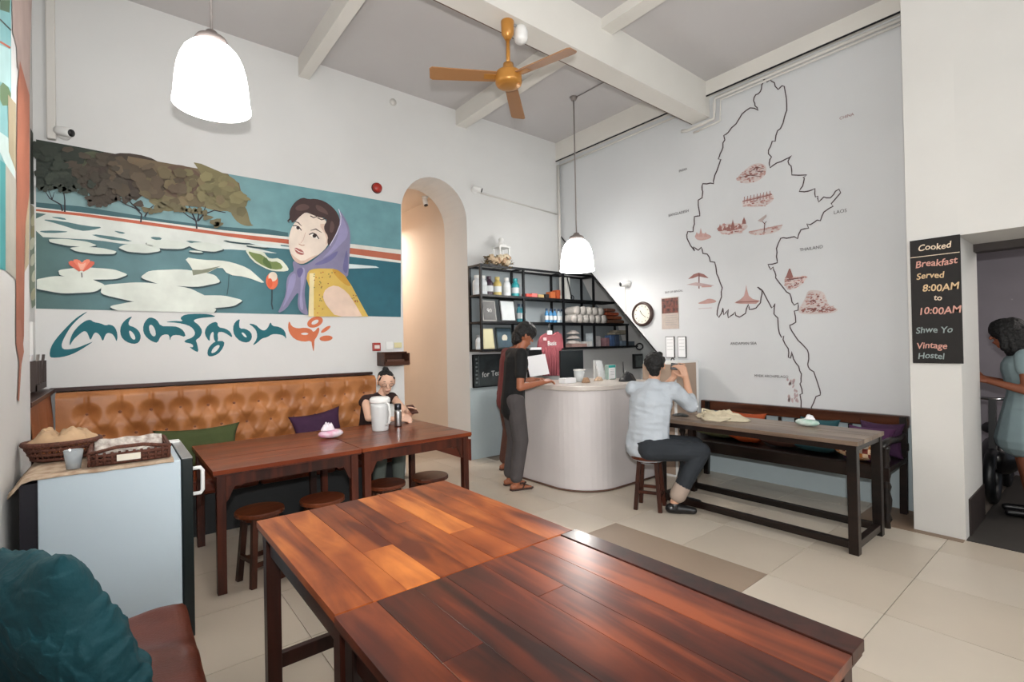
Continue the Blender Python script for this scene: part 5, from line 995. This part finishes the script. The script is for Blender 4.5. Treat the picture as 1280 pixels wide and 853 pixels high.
MB().box(5.135, 5.205, B0, B1+.03, .70, .805).build('back_rail', wood('bench_rail_wood', '#2a150d', '#5c3422', 'Y', .25, 10, .5), wb, bevel=.012); box('lower_back_rail', 5.11, 5.15, B0, B1, .52, .58, BKW, wb)
for k in range(12): box('spindle', 5.12, 5.14, B0+.1+k*.15, B0+.13+k*.15, .58, .70, BKW, wb)
def flatpil(c, sx_, sy_, th_, m, label, rz=0., seed=0, tilt=None): return pillow('cushion', c, sx_, sy_, th_, tilt or Mx((math.cos(rz),math.sin(rz),0),(-math.sin(rz),math.cos(rz),0)), m, label, 'cushions on the wooden bench', seed)
up_ = Mx((0,-1,0),(.25,0,.97))
flatpil((4.86,2.62,.545), .36,.40,.13, mat('sage_cloth', '#6e7450', .9, var=.2), 'sage green cushion lying at the far end of the wooden bench', seed=11)
flatpil((4.80,2.30,.54), .26,.30,.13, CO, 'bright orange cushion on the bench seen under the table', seed=12)
flatpil((4.82,1.98,.54), .34,.32,.12, mat('brown_cloth', '#5a3a30', .9, var=.2), 'brown cushion on the bench between orange and teal ones', seed=13)
flatpil((4.80,1.68,.54), .34,.32,.12, mat('teal_bench_cloth', '#1d4b52', .9, var=.2), 'teal cushion on the bench seen under the table', seed=14)
pq = flatpil((4.76,1.36,.555), .34,.30,.16, mat('plaid_base', '#c46a2c'), 'orange and white plaid cushion on the bench beside the teal one', seed=15)
m = bpy.data.materials.new('plaid'); m.use_nodes = True; nt = m.node_tree; b = nt.nodes['Principled BSDF']; tc = nt.nodes.new('ShaderNodeTexCoord'); c1 = nt.nodes.new('ShaderNodeTexChecker'); c1.inputs['Scale'].default_value = 26; c1.inputs['Color1'].default_value = lin('#d9cdbb'); c1.inputs['Color2'].default_value = lin('#8d3524')
c2 = nt.nodes.new('ShaderNodeTexChecker'); c2.inputs['Scale'].default_value = 13; c2.inputs['Color1'].default_value = lin('#d99a3c'); c2.inputs['Color2'].default_value = lin('#3a2326'); mx = nt.nodes.new('ShaderNodeMix'); mx.data_type = 'RGBA'; mx.inputs[0].default_value = .4
nt.links.new(tc.outputs['Object'], c1.inputs[0]); nt.links.new(tc.outputs['Object'], c2.inputs[0]); nt.links.new(c1.outputs[0], mx.inputs[6]); nt.links.new(c2.outputs[0], mx.inputs[7]); nt.links.new(mx.outputs[2], b.inputs['Base Color']); b.inputs['Roughness'].default_value = .9; pq.data.materials[0] = m
flatpil((5.04,1.78,.60), .34,.28,.12, mat('teal_bench_cloth', '#1d4b52'), 'teal cushion standing against the bench back rail', tilt=up_, seed=16)
flatpil((5.03,2.45,.60), .40,.27,.12, mat('burnt_orange_cloth', '#a8481c', .85, var=.2), 'orange cushion propped against the bench back behind the tote bag', tilt=up_, seed=17)
flatpil((4.84,1.34,.575), .34,.36,.14, mat('plum_cloth', '#4b1f4a', .85, var=.2), 'plum cushion at the near end of the bench, beside the armrest', tilt=Mx((0,-1,0),(.55,0,.8)), seed=18)
flatpil((5.02,1.30,.61), .32,.30,.12, mat('plum_dark_cloth', '#3c1a3e', .85, var=.2), 'darker plum cushion behind the other at the near bench end', tilt=up_, seed=19)
# tote bag, tissue packet, dark wallet on console table
tt = empty('tote_bag', (4.18, 2.27, .77), 'crumpled cream canvas tote bag lying on the narrow table', 'bag'); TC = mat('cream_canvas', '#cfc3a8', .9, var=.12, vs=12, bump=.3, bs=120)
lump('bag_body', (4.20, 2.26, .772), .13, .24, .05, TC, 21, parent=tt, amp=.9)
MB().tube([(4.12,2.38,.80),(4.03,2.36,.79),(3.97,2.28,.785),(3.99,2.16,.785),(4.08,2.12,.80)], .009, 6).tube([(4.2,2.36,.83),(4.16,2.42,.85),(4.12,2.40,.82)], .009, 6).build('strap', TC, tt, smooth=True)
t2 = empty('tissue_packet', (4.36, 1.56, .77), 'white and green tissue packet at the near end of the narrow table', 'tissues'); MB().sph((4.30,1.60,.80), .09, 16, (.55,1.0,.33)).build('packet', mat('white_green_print', '#dfe3de', .4, c2='#9fc0b0', vs=12), t2, smooth=True); lump('tissue_sheet', (4.30,1.58,.825), .025, .04, .03, CLIP, 4, parent=t2, amp=.7)
lump('wallet', (4.12, 2.62, .772), .06, .08, .02, BLACKP, 31, 'flat black pouch on the narrow table beside the seated man', 'pouch')

# motorbike-like dark shape in the passage
mb = empty('parked_scooter', (6.3, .75, 0), 'dark scooter parked in the passage behind the woman', 'scooter'); BK = mat('dark_scooter', '#0e0f11', .3, coat=.5); s = MB()
s.sph((6.3,.72,.38), .22, 16, (1.5,.7,.8)); s.build('body', BK, mb, smooth=True); MB().sph((6.45,.75,.60), .16, 14, (1.8,.8,.35)).build('saddle', BLACKP, mb, smooth=True)
for x in (5.95, 6.72): MB().tube([(x+.20*math.cos(2*PI*k/24), .74, .24+.20*math.sin(2*PI*k/24)) for k in range(24)], .04, 10, closed=True).build('wheel', BLACKP, mb, smooth=True)
MB().bar((5.98,.74,.3),(6.05,.74,.9),.05).build('steering_column', BK, mb); MB().tube([(6.04,.5,.93),(6.05,.74,.9),(6.04,.98,.93)], .015, 8).build('handlebar', CHROME, mb, smooth=True)

# ============================================================ PEOPLE
def dirn(v): return Vector(v).normalized()
def cap_mesh(s, a, b, ra, rb, wd=None, ws=1.0, n=14):
    """tapered capsule from a to b; wd/ws widen the section along wd"""
    a, b = Vector(a), Vector(b); t = (b-a); L = t.length; t = t.normalized() if L > 1e-6 else Vector((0,0,1)); u = t.orthogonal().normalized(); v = t.cross(u); rings = []
    for k in range(4): th = PI/2*(1-k/4.0)*1.0; rings.append((a-t*ra*math.sin(th), ra*math.cos(th)))
    for k in range(5): f = k/4; rings.append((a+t*(L*f), ra+(rb-ra)*f))
    for k in range(1, 5): th = PI/2*(k/4.0); rings.append((b+t*rb*math.sin(th), rb*math.cos(th)))
    W_ = Vector(wd).normalized() if wd else None; vs = []
    for c, r_ in rings:
        r_ = max(r_, .0008)
        for j in range(n):
            q = (u*math.cos(2*PI*j/n)+v*math.sin(2*PI*j/n))*r_
            if W_: q = q + W_*q.dot(W_)*(ws-1)
            vs.append(c+q)
    m_ = len(rings); fs = [[i*n+j, i*n+(j+1) % n, (i+1)*n+(j+1) % n, (i+1)*n+j] for i in range(m_-1) for j in range(n)]
    s.add(vs, fs+[list(range(n))[::-1], [(m_-1)*n+j for j in range(n)]]); return s
def body(name, caps, m, parent, vox=.006, smooth=3, label=None):
    s = MB()
    for c in caps: cap_mesh(s, *c)
    o = s.build(name, m, parent, smooth=True, fix=False)
    r_ = o.modifiers.new('remesh', 'REMESH'); r_.mode = 'VOXEL'; r_.voxel_size = vox; r_.use_smooth_shade = True
    q = o.modifiers.new('smooth', 'SMOOTH'); q.iterations = smooth; q.factor = .6
    dg = bpy.context.evaluated_depsgraph_get(); me = bpy.data.meshes.new_from_object(o.evaluated_get(dg)); o.modifiers.clear(); o.data = me
    if not me.materials: me.materials.append(m)
    me.polygons.foreach_set('use_smooth', [True]*len(me.polygons)); me.update()
    if label: o['label'] = label
    return o
def hand(caps, wrist, d, side, palm_n, curl=.5, thumb=1):
    """palm and five fingers: d points along the fingers, side toward the thumb, palm_n out of the palm"""
    w_, d, side, pn = Vector(wrist), dirn(d), dirn(side), dirn(palm_n); side = (side-d*side.dot(d)).normalized()
    for k in (-1, 0, 1): caps.append((w_+d*.015+side*k*.016, w_+d*.085+side*k*.024, .015, .013))
    for k, (o_, L) in enumerate(((.031,.070),(.011,.078),(-.010,.073),(-.030,.058))):
        p0 = w_+d*.088+side*o_; d1 = (d*math.cos(curl*.6)+pn*math.sin(curl*.6)); p1 = p0+d1*L*.45; d2 = d*math.cos(curl*1.5)+pn*math.sin(curl*1.5); p2 = p1+d2*L*.32; d3 = d*math.cos(curl*2.2)+pn*math.sin(curl*2.2); p3 = p2+d3*L*.25
        caps += [(p0, p1, .0092, .0085), (p1, p2, .0085, .0078), (p2, p3, .0078, .0068)]
    t0 = w_+d*.03+side*.03; t1 = t0+(d*.6+side*.7+pn*.3).normalized()*.04; t2 = t1+(d*.8+side*.15+pn*.6).normalized()*.032; caps += [(t0, t1, .012, .0105), (t1, t2, .0105, .008)]
def head(caps, c, f, r=.082):
    """skull, jaw, nose, ears, lips, chin; c centre, f facing"""
    c, f = Vector(c), dirn(f); l = Vector((0,0,1)).cross(f).normalized(); u = f.cross(l)
    caps += [(c+u*.025-f*.018, c+u*.02+f*.012, r*1.0, r*.98), (c+f*.03+u*.01, c+f*.045-u*.055, r*.78, r*.50), (c-u*.05+f*.02, c-u*.082+f*.055, r*.55, r*.30),
             (c+f*.088+u*.012, c+f*.104-u*.016, .008, .013), (c+f*.086-u*.050+l*.012, c+f*.086-u*.050-l*.012, .008, .008), (c+f*.083-u*.062+l*.009, c+f*.083-u*.062-l*.009, .008, .008),
             (c+f*.066+u*.033+l*.045, c+f*.078+u*.036+l*.012, .010, .010), (c+f*.066+u*.033-l*.045, c+f*.078+u*.036-l*.012, .010, .010)]
    for s_ in (1, -1): caps += [(c+l*s_*r*.98+u*.018-f*.01, c+l*s_*r*1.0-u*.022-f*.002, .012, .009)]
    return c, f, l, u
EYE = mat('eye_white', '#d9d4cc', .3); IRI = mat('dark_iris', '#1a1210', .2); LIP = mat('lip', '#8e4a42', .5); BROW = mat('dark_brow', '#1c1413', .8)
def face(c, f, l, u, parent, closed=False):
    for s_ in (1, -1):
        e = MB().sph(c+f*.072+u*.016+l*s_*.031, .0125, 12).build('eye', EYE, parent, smooth=True); 
        if not closed: MB().sph(c+f*.081+u*.015+l*s_*.031, .0058, 10).build('iris', IRI, e, smooth=True)
        else: MB().sph(c+f*.0735+u*.018+l*s_*.031, .0128, 10).build('eyelid', parent.get('_skin') and mat(parent['_skin'], '#000000') or EYE, e, smooth=True)
        MB().tube([c+f*.083+u*.038+l*s_*.015, c+f*.086+u*.043+l*s_*.03, c+f*.074+u*.038+l*s_*.047], [.002,.0034,.0015], 6).build('eyebrow', BROW, parent, smooth=True)
    MB().tube([c+f*.086-u*.055+l*.024, c+f*.096-u*.055, c+f*.086-u*.055-l*.024], [.002,.0048,.002], 6).build('lips', LIP, parent, smooth=True)
HAIR = mat('black_hair', '#080707', .6, var=.4, vs=60, bump=.8, bs=90)
def hair(caps_fn, c, f, l, u, parent, m=HAIR, vox=.006, seed=0):
    caps = caps_fn(c, f, l, u); o = body('hair', caps, m, parent, vox, 2)
    for v in o.data.vertices: v.co += v.co.normalized()*0 + Vector((mnoise.noise(v.co*38+Vector((seed,0,0))), mnoise.noise(v.co*38+Vector((0,seed,9))), mnoise.noise(v.co*38)))*.007
    return o
def short_hair(c, f, l, u):
    r = .090; o = [(c+u*.04-f*.025, c+u*.045+f*.01, r, r*.93), (c-f*.05+u*.0, c-f*.045-u*.045, r*.72, r*.55), (c+u*.09+f*.055, c+u*.085+f*.0, .035, .05)]
    for s_ in (1, -1): o += [(c+l*s_*.062+u*.055+f*.03, c+l*s_*.066+u*.01-f*.02, .026, .022), (c+l*s_*.035+u*.095+f*.05, c+l*s_*.03+u*.07+f*.078, .03, .016)]
    return o
def mop_hair(c, f, l, u): return short_hair(c, f, l, u) + [(c+u*.105+f*.03, c+u*.085+f*.09, .055, .032), (c+u*.06, c+u*.06+f*.03, .103, .09), (c+u*.10+f*.03+l*.04, c+u*.07+f*.085+l*.04, .035, .02), (c+u*.10+f*.03-l*.04, c+u*.07+f*.085-l*.04, .035, .02), (c+u*.06-f*.06, c+u*.02-f*.08, .05, .04)]

def person(loc, ang, label):
    t = empty('person', loc, label, 'person'); f = Vector((math.cos(ang), math.sin(ang), 0)); l = Vector((-f.y, f.x, 0)); b = Vector(loc)
    return t, (lambda a, s_, z: b+f*a+l*s_+Vector((0,0,z))), f, l
def standing(loc, ang, label, skin, shirt, pants, armR, armL, hd, headf, sleeve=.6, shoes=None, hairf=short_hair, lean=.03, scale=1.0, wt=1.0):
    t, P, f, l = person(loc, ang, label); Z = Vector((0,0,1)); K = scale
    hip = {s_: P(-.02, .085*s_, .90*K) for s_ in (1,-1)}; kn = {s_: P(.03, .09*s_, .49*K) for s_ in (1,-1)}; an = {s_: P(-.03, .10*s_, .085) for s_ in (1,-1)}
    pel = P(-.02, 0, .94*K); wa = P(.0, 0, 1.08*K); chs = P(lean, 0, 1.28*K); nk = P(lean+.03, 0, 1.42*K); sh = {s_: P(lean, .165*s_*wt, 1.37*K) for s_ in (1,-1)}
    caps = [(pel, wa, .098*wt, .10*wt, l, 1.25), (wa, chs, .11*wt, .125*wt, l, 1.25), (chs, nk-Z*.03, .115*wt, .06, l, 1.2), (sh[1], sh[-1], .055, .055), (nk-Z*.05, hd-Z*.05, .05, .048)]
    for s_ in (1,-1): caps += [(hip[s_], kn[s_], .088*wt, .056), (kn[s_], an[s_], .056, .036), (an[s_]-f*.04-Z*.05, an[s_]+f*.08-Z*.062, .03, .022), (an[s_]+f*.06-Z*.062+l*.012, an[s_]+f*.15-Z*.070, .028, .018), (an[s_], an[s_]-Z*.04, .036, .032)]
    for s_, (el, wr, hdir, thumb, pn, cu) in ((-1, armR), (1, armL)): caps += [(sh[s_], el, .048, .037), (el, wr, .038, .026)]; hand(caps, wr, hdir, thumb, pn, cu)
    head_ = head(caps, hd, headf); b = body('body', caps, skin, t, .0055, 2); face(*head_, t); hair(hairf, *head_, t)
    g = .014; sc_ = [(pel-Z*.13, wa, .134*wt, .122*wt, l, 1.30), (wa, chs, .120*wt, .134*wt, l, 1.26), (chs, nk-Z*.055, .124*wt, .075, l, 1.25), (sh[1], sh[-1], .064, .064), (chs, sh[1], .09, .062), (chs, sh[-1], .09, .062)]
    for s_, a_ in ((-1, armR), (1, armL)): e = sh[s_].lerp(a_[0], sleeve); sc_.append((sh[s_], e, .066, .058))
    body('shirt', sc_, shirt, t, .007, 3); pc = [(pel-Z*.05, pel, .120*wt, .115*wt, l, 1.25), (hip[1], hip[-1], .10*wt, .10*wt)]
    for s_ in (1,-1): pc += [(hip[s_], kn[s_], .105*wt, .080), (kn[s_], an[s_]+Z*.05, .078, .066)]
    body('trousers', pc, pants, t, .007, 3)
    for s_ in (1,-1):
        q = MB(); a = an[s_]; out_ = [a+f*(-.075)+l*.0, a+f*(-.06)+l*.035, a+f*.05+l*.04, a+f*.15+l*.04, a+f*.185+l*.0, a+f*.15-l*.04, a+f*.05-l*.035, a+f*(-.06)-l*.035]
        q.prism([Vector((p_.x, p_.y, .002)) for p_ in out_], (0,0,1), .016); o = q.build('sandal', shoes or mat('brown_sandal', '#3a231b', .6), t, bevel=.004)
        MB().tube([a+f*.05+l*.04-Z*.07, a+f*.09-Z*.032, a+f*.05-l*.038-Z*.07], .008, 6).tube([a+f*.15-Z*.06, a+f*.09-Z*.034], .006, 6).build('strap', mat('brown_sandal', '#3a231b'), o, smooth=True)
    return t
SK1 = mat('tan_skin', '#9c5f42', .5, var=.08, vs=8); SK2 = mat('light_skin', '#c99a7e', .5, var=.06, vs=8); SK3 = mat('deep_skin', '#8a5138', .5, var=.08, vs=8)
V = Vector; Zu = V((0,0,1))
# first standing man
la = (3.20, 3.955, 0); ang = math.atan2(-.33, .94); _, P, f, l = person(la, ang, None); bpy.data.objects.remove(_)
standing(la, ang, 'young man in black t-shirt and grey trousers standing, writing at the counter', SK1, mat('black_cotton', '#08090a', .85, bump=.3, bs=20), mat('grey_trouser', '#4b4646', .9, var=.15, vs=7, bump=.5, bs=14),
         (P(-.02,-.235,1.045), P(.235,-.215,1.085), f*.95+Zu*.15+l*.3, l+Zu*.4, -Zu, .55), (P(.05,.235,1.06), P(.27,.13,1.09), f-l*.2, -l+Zu*.3, -Zu, .4), P(.115,-.01,1.555), f-Zu*.38-l*.05, sleeve=.62, hairf=mop_hair, wt=.93)
# second standing man behind
lb = (3.55, 4.49, 0); ang = math.atan2(-.35, .93); _, P, f, l = person(lb, ang, None); bpy.data.objects.remove(_)
standing(lb, ang, 'man in maroon t-shirt half hidden behind the first man, reading a sheet', SK1, mat('maroon_cotton', '#6b2e2e', .85, bump=.3, bs=20), mat('brown_trouser', '#5a3a30', .9, var=.15, vs=7, bump=.4, bs=14),
         (P(-.06,-.27,1.10), P(.18,-.12,1.20), f+Zu*.3+l*.1, Zu+l*.2, l, .7), (P(.02,.24,1.08), P(.27,.10,1.20), f+Zu*.2, Zu-l*.2, -l, .7), P(.16,.0,1.53), f-Zu*.42-l*.1, sleeve=.6, wt=.93)
c0 = ay(672, 457, 4.20); fcl = dirn(CAM-c0); MB().obox(c0, (.23,.24,.003), Mx((.88,-.45,.12),(.15,.25,.95))).build('paper_sheet', CLIP, label='white printed sheet held up by the man in maroon', cat='paper')
MB().tube([P(.45,-.2,1.05)+f*.0, P(.45,-.2,1.05)+V((.03,.05,.11))], .004, 6)
# seated man
t = empty('person', (3.70, 2.62, 0), 'man in pale blue shirt and rolled jeans seated on stool, back turned, holding a phone', 'person')
pel = V((3.66,2.66,.56)); wa = V((3.67,2.655,.72)); chs = V((3.70,2.65,.93)); nk = V((3.745,2.655,1.09)); hd = V((3.80,2.665,1.25)); ax_ = V((.34,-.94,0))     # ax_: toward his right
shR = nk+ax_*.175-Zu*.045; shL = nk-ax_*.175-Zu*.045; elR = V((3.98,2.42,.895)); wrR = V((4.03,2.50,1.13)); elL = V((3.92,2.78,.93)); wrL = V((4.03,2.62,1.14)); hf = dirn((.80,.34,.12))
lf_ = dirn((.62,-.78,0)); side = V((.78,.62,0)); hR = V((3.60,2.59,.54)); hL = V((3.74,2.72,.54)); kR = hR+lf_*.41+V((0,0,-.01)); kL = hL+lf_*.40; aR = V((3.70,2.43,.10)); aL = V((3.93,2.52,.10))
caps = [(pel, wa, .13, .12, ax_, 1.25), (wa, chs, .12, .13, ax_, 1.25), (chs, nk-Zu*.03, .12, .06, ax_, 1.2), (shR, shL, .055, .055), (nk-Zu*.04, hd-Zu*.05, .052, .05), (shR, elR, .05, .04), (elR, wrR, .04, .027), (shL, elL, .05, .04), (elL, wrL, .04, .027)]
hand(caps, wrR, V((-.1,.25,.9)), V((-.3,.6,.3)), V((-.4,.8,0)), .8); hand(caps, wrL, V((.05,-.2,.9)), V((.2,-.6,.3)), V((.1,-.9,0)), .8)
for h_, k_, a_ in ((hR,kR,aR),(hL,kL,aL)): caps += [(h_, k_, .09, .06), (k_, a_, .058, .037), (a_, a_-Zu*.05, .036, .034), (a_-Zu*.055, a_-Zu*.06+dirn((.62,-.78,0))*.14, .032, .022)]
H_ = head(caps, hd, hf); body('body', caps, SK2, t, .0055, 2); face(*H_, t); hair(short_hair, *H_, t, seed=3)
SHT = mat('pale_blue_shirt', '#b3bac1', .85, var=.05, bump=1.0, bs=12)
so = body('shirt', [(pel-Zu*.02, wa, .155, .14, ax_, 1.28), (wa, chs, .138, .148, ax_, 1.28), (chs, nk-Zu*.04, .138, .085, ax_, 1.25), (nk-Zu*.05, nk+Zu*.005, .065, .058), (shR, shL, .068, .068), (chs, shR, .1, .068), (chs, shL, .1, .068), (shR, elR, .074, .064), (shL, elL, .074, .064), (elR, elR.lerp(wrR,.25), .064, .055), (elL, elL.lerp(wrL,.3), .064, .055)], SHT, t, .007, 3)
for v in so.data.vertices: v.co += Vector((mnoise.noise(v.co*11), mnoise.noise(v.co*11+Vector((7,0,0))), 0))*.014 + Vector((1,.7,0)).normalized()*.012*abs(mnoise.noise(Vector((v.co.x*6+v.co.z*9, v.co.y*6, v.co.z*16))))
JN = mat('dark_jeans', '#24292f', .85, var=.2, vs=8, bump=.4, bs=16); cuff = mat('pale_jean_cuff', '#a08f82', .9)
body('jeans', [(pel-Zu*.03, pel+Zu*.03, .14, .135, ax_, 1.2), (hR, hL, .11, .11), (hR, kR, .108, .082), (hL, kL, .108, .082), (kR, kR.lerp(aR,.72), .080, .066), (kL, kL.lerp(aL,.72), .080, .066)], JN, t, .007, 3)
for k_, a_ in ((kR,aR),(kL,aL)): q = MB(); cap_mesh(q, k_.lerp(a_,.70), k_.lerp(a_,.86), .069, .069); q.build('trouser_cuff', cuff, t, smooth=True)
for a_ in (aR, aL):
    d_ = dirn((.62,-.78,0)); body('shoe', [(a_-d_*.035-Zu*.055, a_-Zu*.06+d_*.05, .042, .040), (a_-Zu*.058+d_*.05, a_-Zu*.068+d_*.155, .040, .028), (a_-Zu*.03, a_-Zu*.05, .043, .043)], mat('black_leather_shoe', '#0e0e10', .3), t, .006, 2)
MB().tube([V((hd.x,hd.y,hd.z+.0))+H_[2]*s_*.094 for s_ in (1,)]+[V(hd)+H_[2]*.094+H_[1]*.01], .002, 4)
MB().obox((4.02,2.575,1.235), (.010,.12,.062), Mx((.85,.5,0),(-.5,.85,.1))).build('smartphone', BLACKP, bevel=.006, label='black phone held sideways by the seated man', cat='phone'); MB()
# woman at the table
wlabel = 'seated woman with dark bun and sleeveless brown top, looking down at her phone'
t = empty('person', (2.05, 4.75, 0), wlabel, 'person'); pel = V((2.04,4.86,.54)); wa = V((2.04,4.82,.70)); chs = V((2.04,4.74,.86)); nk = V((2.05,4.68,1.0)); hd = V((2.10,4.62,1.12)); wx = V((1,.12,0)).normalized()
shR = nk-wx*.155-Zu*.045; shL = nk+wx*.155-Zu*.045; elR = V((1.86,4.50,.80)); wrR = V((2.04,4.31,.79)); elL = V((2.26,4.50,.80)); wrL = V((2.17,4.27,.82)); hf = dirn((-.22,-.9,-.34))
hR, hL = V((1.95,4.83,.53)), V((2.13,4.83,.53)); kR, kL = V((1.93,4.40,.52)), V((2.12,4.40,.52)); aR, aL = V((1.93,4.44,.09)), V((2.12,4.42,.09))
caps = [(pel, wa, .115, .10, wx, 1.3), (wa, chs, .10, .11, wx, 1.25), (chs, nk-Zu*.03, .10, .05, wx, 1.2), (shR, shL, .045, .045), (nk-Zu*.04, hd-Zu*.04, .044, .042), (shR, elR, .043, .034), (elR, wrR, .034, .023), (shL, elL, .043, .034), (elL, wrL, .034, .023)]
hand(caps, wrR, V((.7,-.5,.1)), V((.3,.2,1)), V((.2,-.2,-1)), .5); hand(caps, wrL, V((.0,-.7,.5)), V((-1,0,.4)), V((-.6,-.3,.1)), .7)
for h_, k_, a_ in ((hR,kR,aR),(hL,kL,aL)): caps += [(h_, k_, .085, .055), (k_, a_, .052, .034), (a_, a_-Zu*.05, .033, .03), (a_-Zu*.055, a_-Zu*.062+V((0,-.14,0)), .03, .02)]
H_ = head(caps, hd, hf, .084); SKW = mat('fair_skin', '#ddb299', .5, var=.05, vs=8); body('body', caps, SKW, t, .0055, 2); face(*H_, t)
hair(lambda c, f, l, u: [(c+u*.035-f*.035, c+u*.05-f*.012, .084, .072), (c-f*.04-u*.02, c-f*.02-u*.05, .06, .05), (c+u*.09-f*.065, c+u*.105-f*.07, .038, .032), (c+l*.06+u*.05+f*.03, c+l*.07-u*.02+f*.0, .02, .014), (c-l*.06+u*.05+f*.03, c-l*.07-u*.02+f*.0, .02, .014)], *H_, t, seed=5)
c, f, l, u = H_
for s_ in (1,-1): MB().tube([c+f*.095+u*.010+l*(s_*.034+.022*math.cos(2*PI*k/14))+u*.018*math.sin(2*PI*k/14) for k in range(14)], .0016, 5, closed=True).build('glasses', mat('dark_rim', '#3a2420', .4), t, smooth=True)
TOP = mat('dark_brown_top', '#2a1512', .9, bump=.3, bs=20)
body('sleeveless_top', [(pel-Zu*.02, wa, .125, .112, wx, 1.32), (wa, chs, .112, .122, wx, 1.3), (chs, nk-Zu*.045, .112, .07, wx, 1.3), (shR+wx*.01, shL-wx*.01, .054, .054), (shR+wx*.01, shR-wx*.012-Zu*.02, .054, .052), (shL-wx*.01, shL+wx*.012-Zu*.02, .054, .052)], TOP, t, .006, 3)
body('trousers', [(pel-Zu*.03, pel+Zu*.01, .125, .12, wx, 1.25), (hR, kR, .10, .075), (hL, kL, .10, .075), (kR, aR+Zu*.08, .072, .055), (kL, aL+Zu*.08, .072, .055)], mat('grey_green_trouser', '#5b625c', .9, var=.15), t, .007, 3)
MB().obox((2.15,4.17,.885), (.07,.012,.13), Mx((1,0,0),(0,-.5,.85))).build('smartphone', mat('brown_phone_case', '#4a2a20', .4), bevel=.005, label='phone in brown case held by the woman at the table', cat='phone')
# woman in the passage
loc = (5.72, .50, 0); ang = math.atan2(.97, -.2); t, P, f, l = person(loc, ang, 'woman with long dark hair and grey blue dress standing in the doorway passage')
hd = P(.10,0,1.47); pel = P(0,0,.88); wa = P(.0,0,1.03); chs = P(.02,0,1.20); nk = P(.03,0,1.34); sh = {s_: P(.02,.155*s_,1.29) for s_ in (1,-1)}; el = {1: P(.02,.22,1.03), -1: P(.0,-.22,1.03)}; wr = {1: P(.24,.14,1.10), -1: P(.23,-.13,1.10)}
caps = [(pel, wa, .12, .10, l, 1.3), (wa, chs, .10, .12, l, 1.2), (chs, nk-Zu*.03, .11, .05, l, 1.2), (sh[1], sh[-1], .05, .05), (nk-Zu*.04, hd-Zu*.04, .045, .043)]
for s_ in (1,-1): caps += [(sh[s_], el[s_], .047, .036), (el[s_], wr[s_], .036, .024), (P(0,.08*s_,.86), P(.02,.08*s_,.46), .085, .052), (P(.02,.08*s_,.46), P(-.03,.08*s_,.08), .052, .034), (P(-.06,.08*s_,.035), P(.12,.09*s_,.03), .03, .02), (P(-.03,.08*s_,.08), P(-.03,.08*s_,.04), .034, .03)]; hand(caps, wr[s_], f+Zu*.3, -l*s_+Zu, -l*s_, .8)
H_ = head(caps, hd, f-Zu*.12, .078); body('body', caps, SK3, t, .006, 2); face(*H_, t)
hair(lambda c, f, l, u: [(c+u*.035-f*.02, c+u*.045+f*.015, .108, .096), (c-f*.045+u*.0, c-f*.075-u*.14, .10, .11), (c-f*.075-u*.14, c-f*.085-u*.32, .108, .075), (c+l*.055+u*.04+f*.03, c+l*.07-u*.10+f*.03, .04, .035), (c+l*.06+u*.03, c+l*.075-u*.13-f*.02, .04, .04), (c-l*.06+u*.03, c-l*.075-u*.13-f*.02, .035, .035)], *H_, t, seed=8)
dr = [(wa, chs, .115, .132, l, 1.22), (chs, nk-Zu*.05, .124, .07, l, 1.25), (sh[1], sh[-1], .06, .06), (wa, pel, .112, .14, l, 1.25), (pel, P(0,0,.62), .145, .20, l, 1.15)]
for s_ in (1,-1): dr.append((sh[s_], sh[s_].lerp(el[s_], .35), .066, .062))
for s_ in (1,-1): body('shoe', [(P(-.07,.08*s_,.04), P(.13,.09*s_,.035), .036, .028)], mat('black_leather_shoe', '#0e0e10'), t, .007, 2)
do = body('dress', dr, mat('grey_blue_dress', '#8b9fa3', .9, var=.1, bump=.6, bs=9), t, .008, 3)
for v in do.data.vertices:
    z = v.co.z
    if z < .62: v.co.z = .47+(z-.62)*.05+.15*max(0, (z-.42)/.2)
MB().obox(P(.34,0,1.14), (.14,.16,.012), Mx(f, l)).build('held_bag', BLACKP, label='dark pouch held by the woman in the passage', cat='bag', bevel=.004)
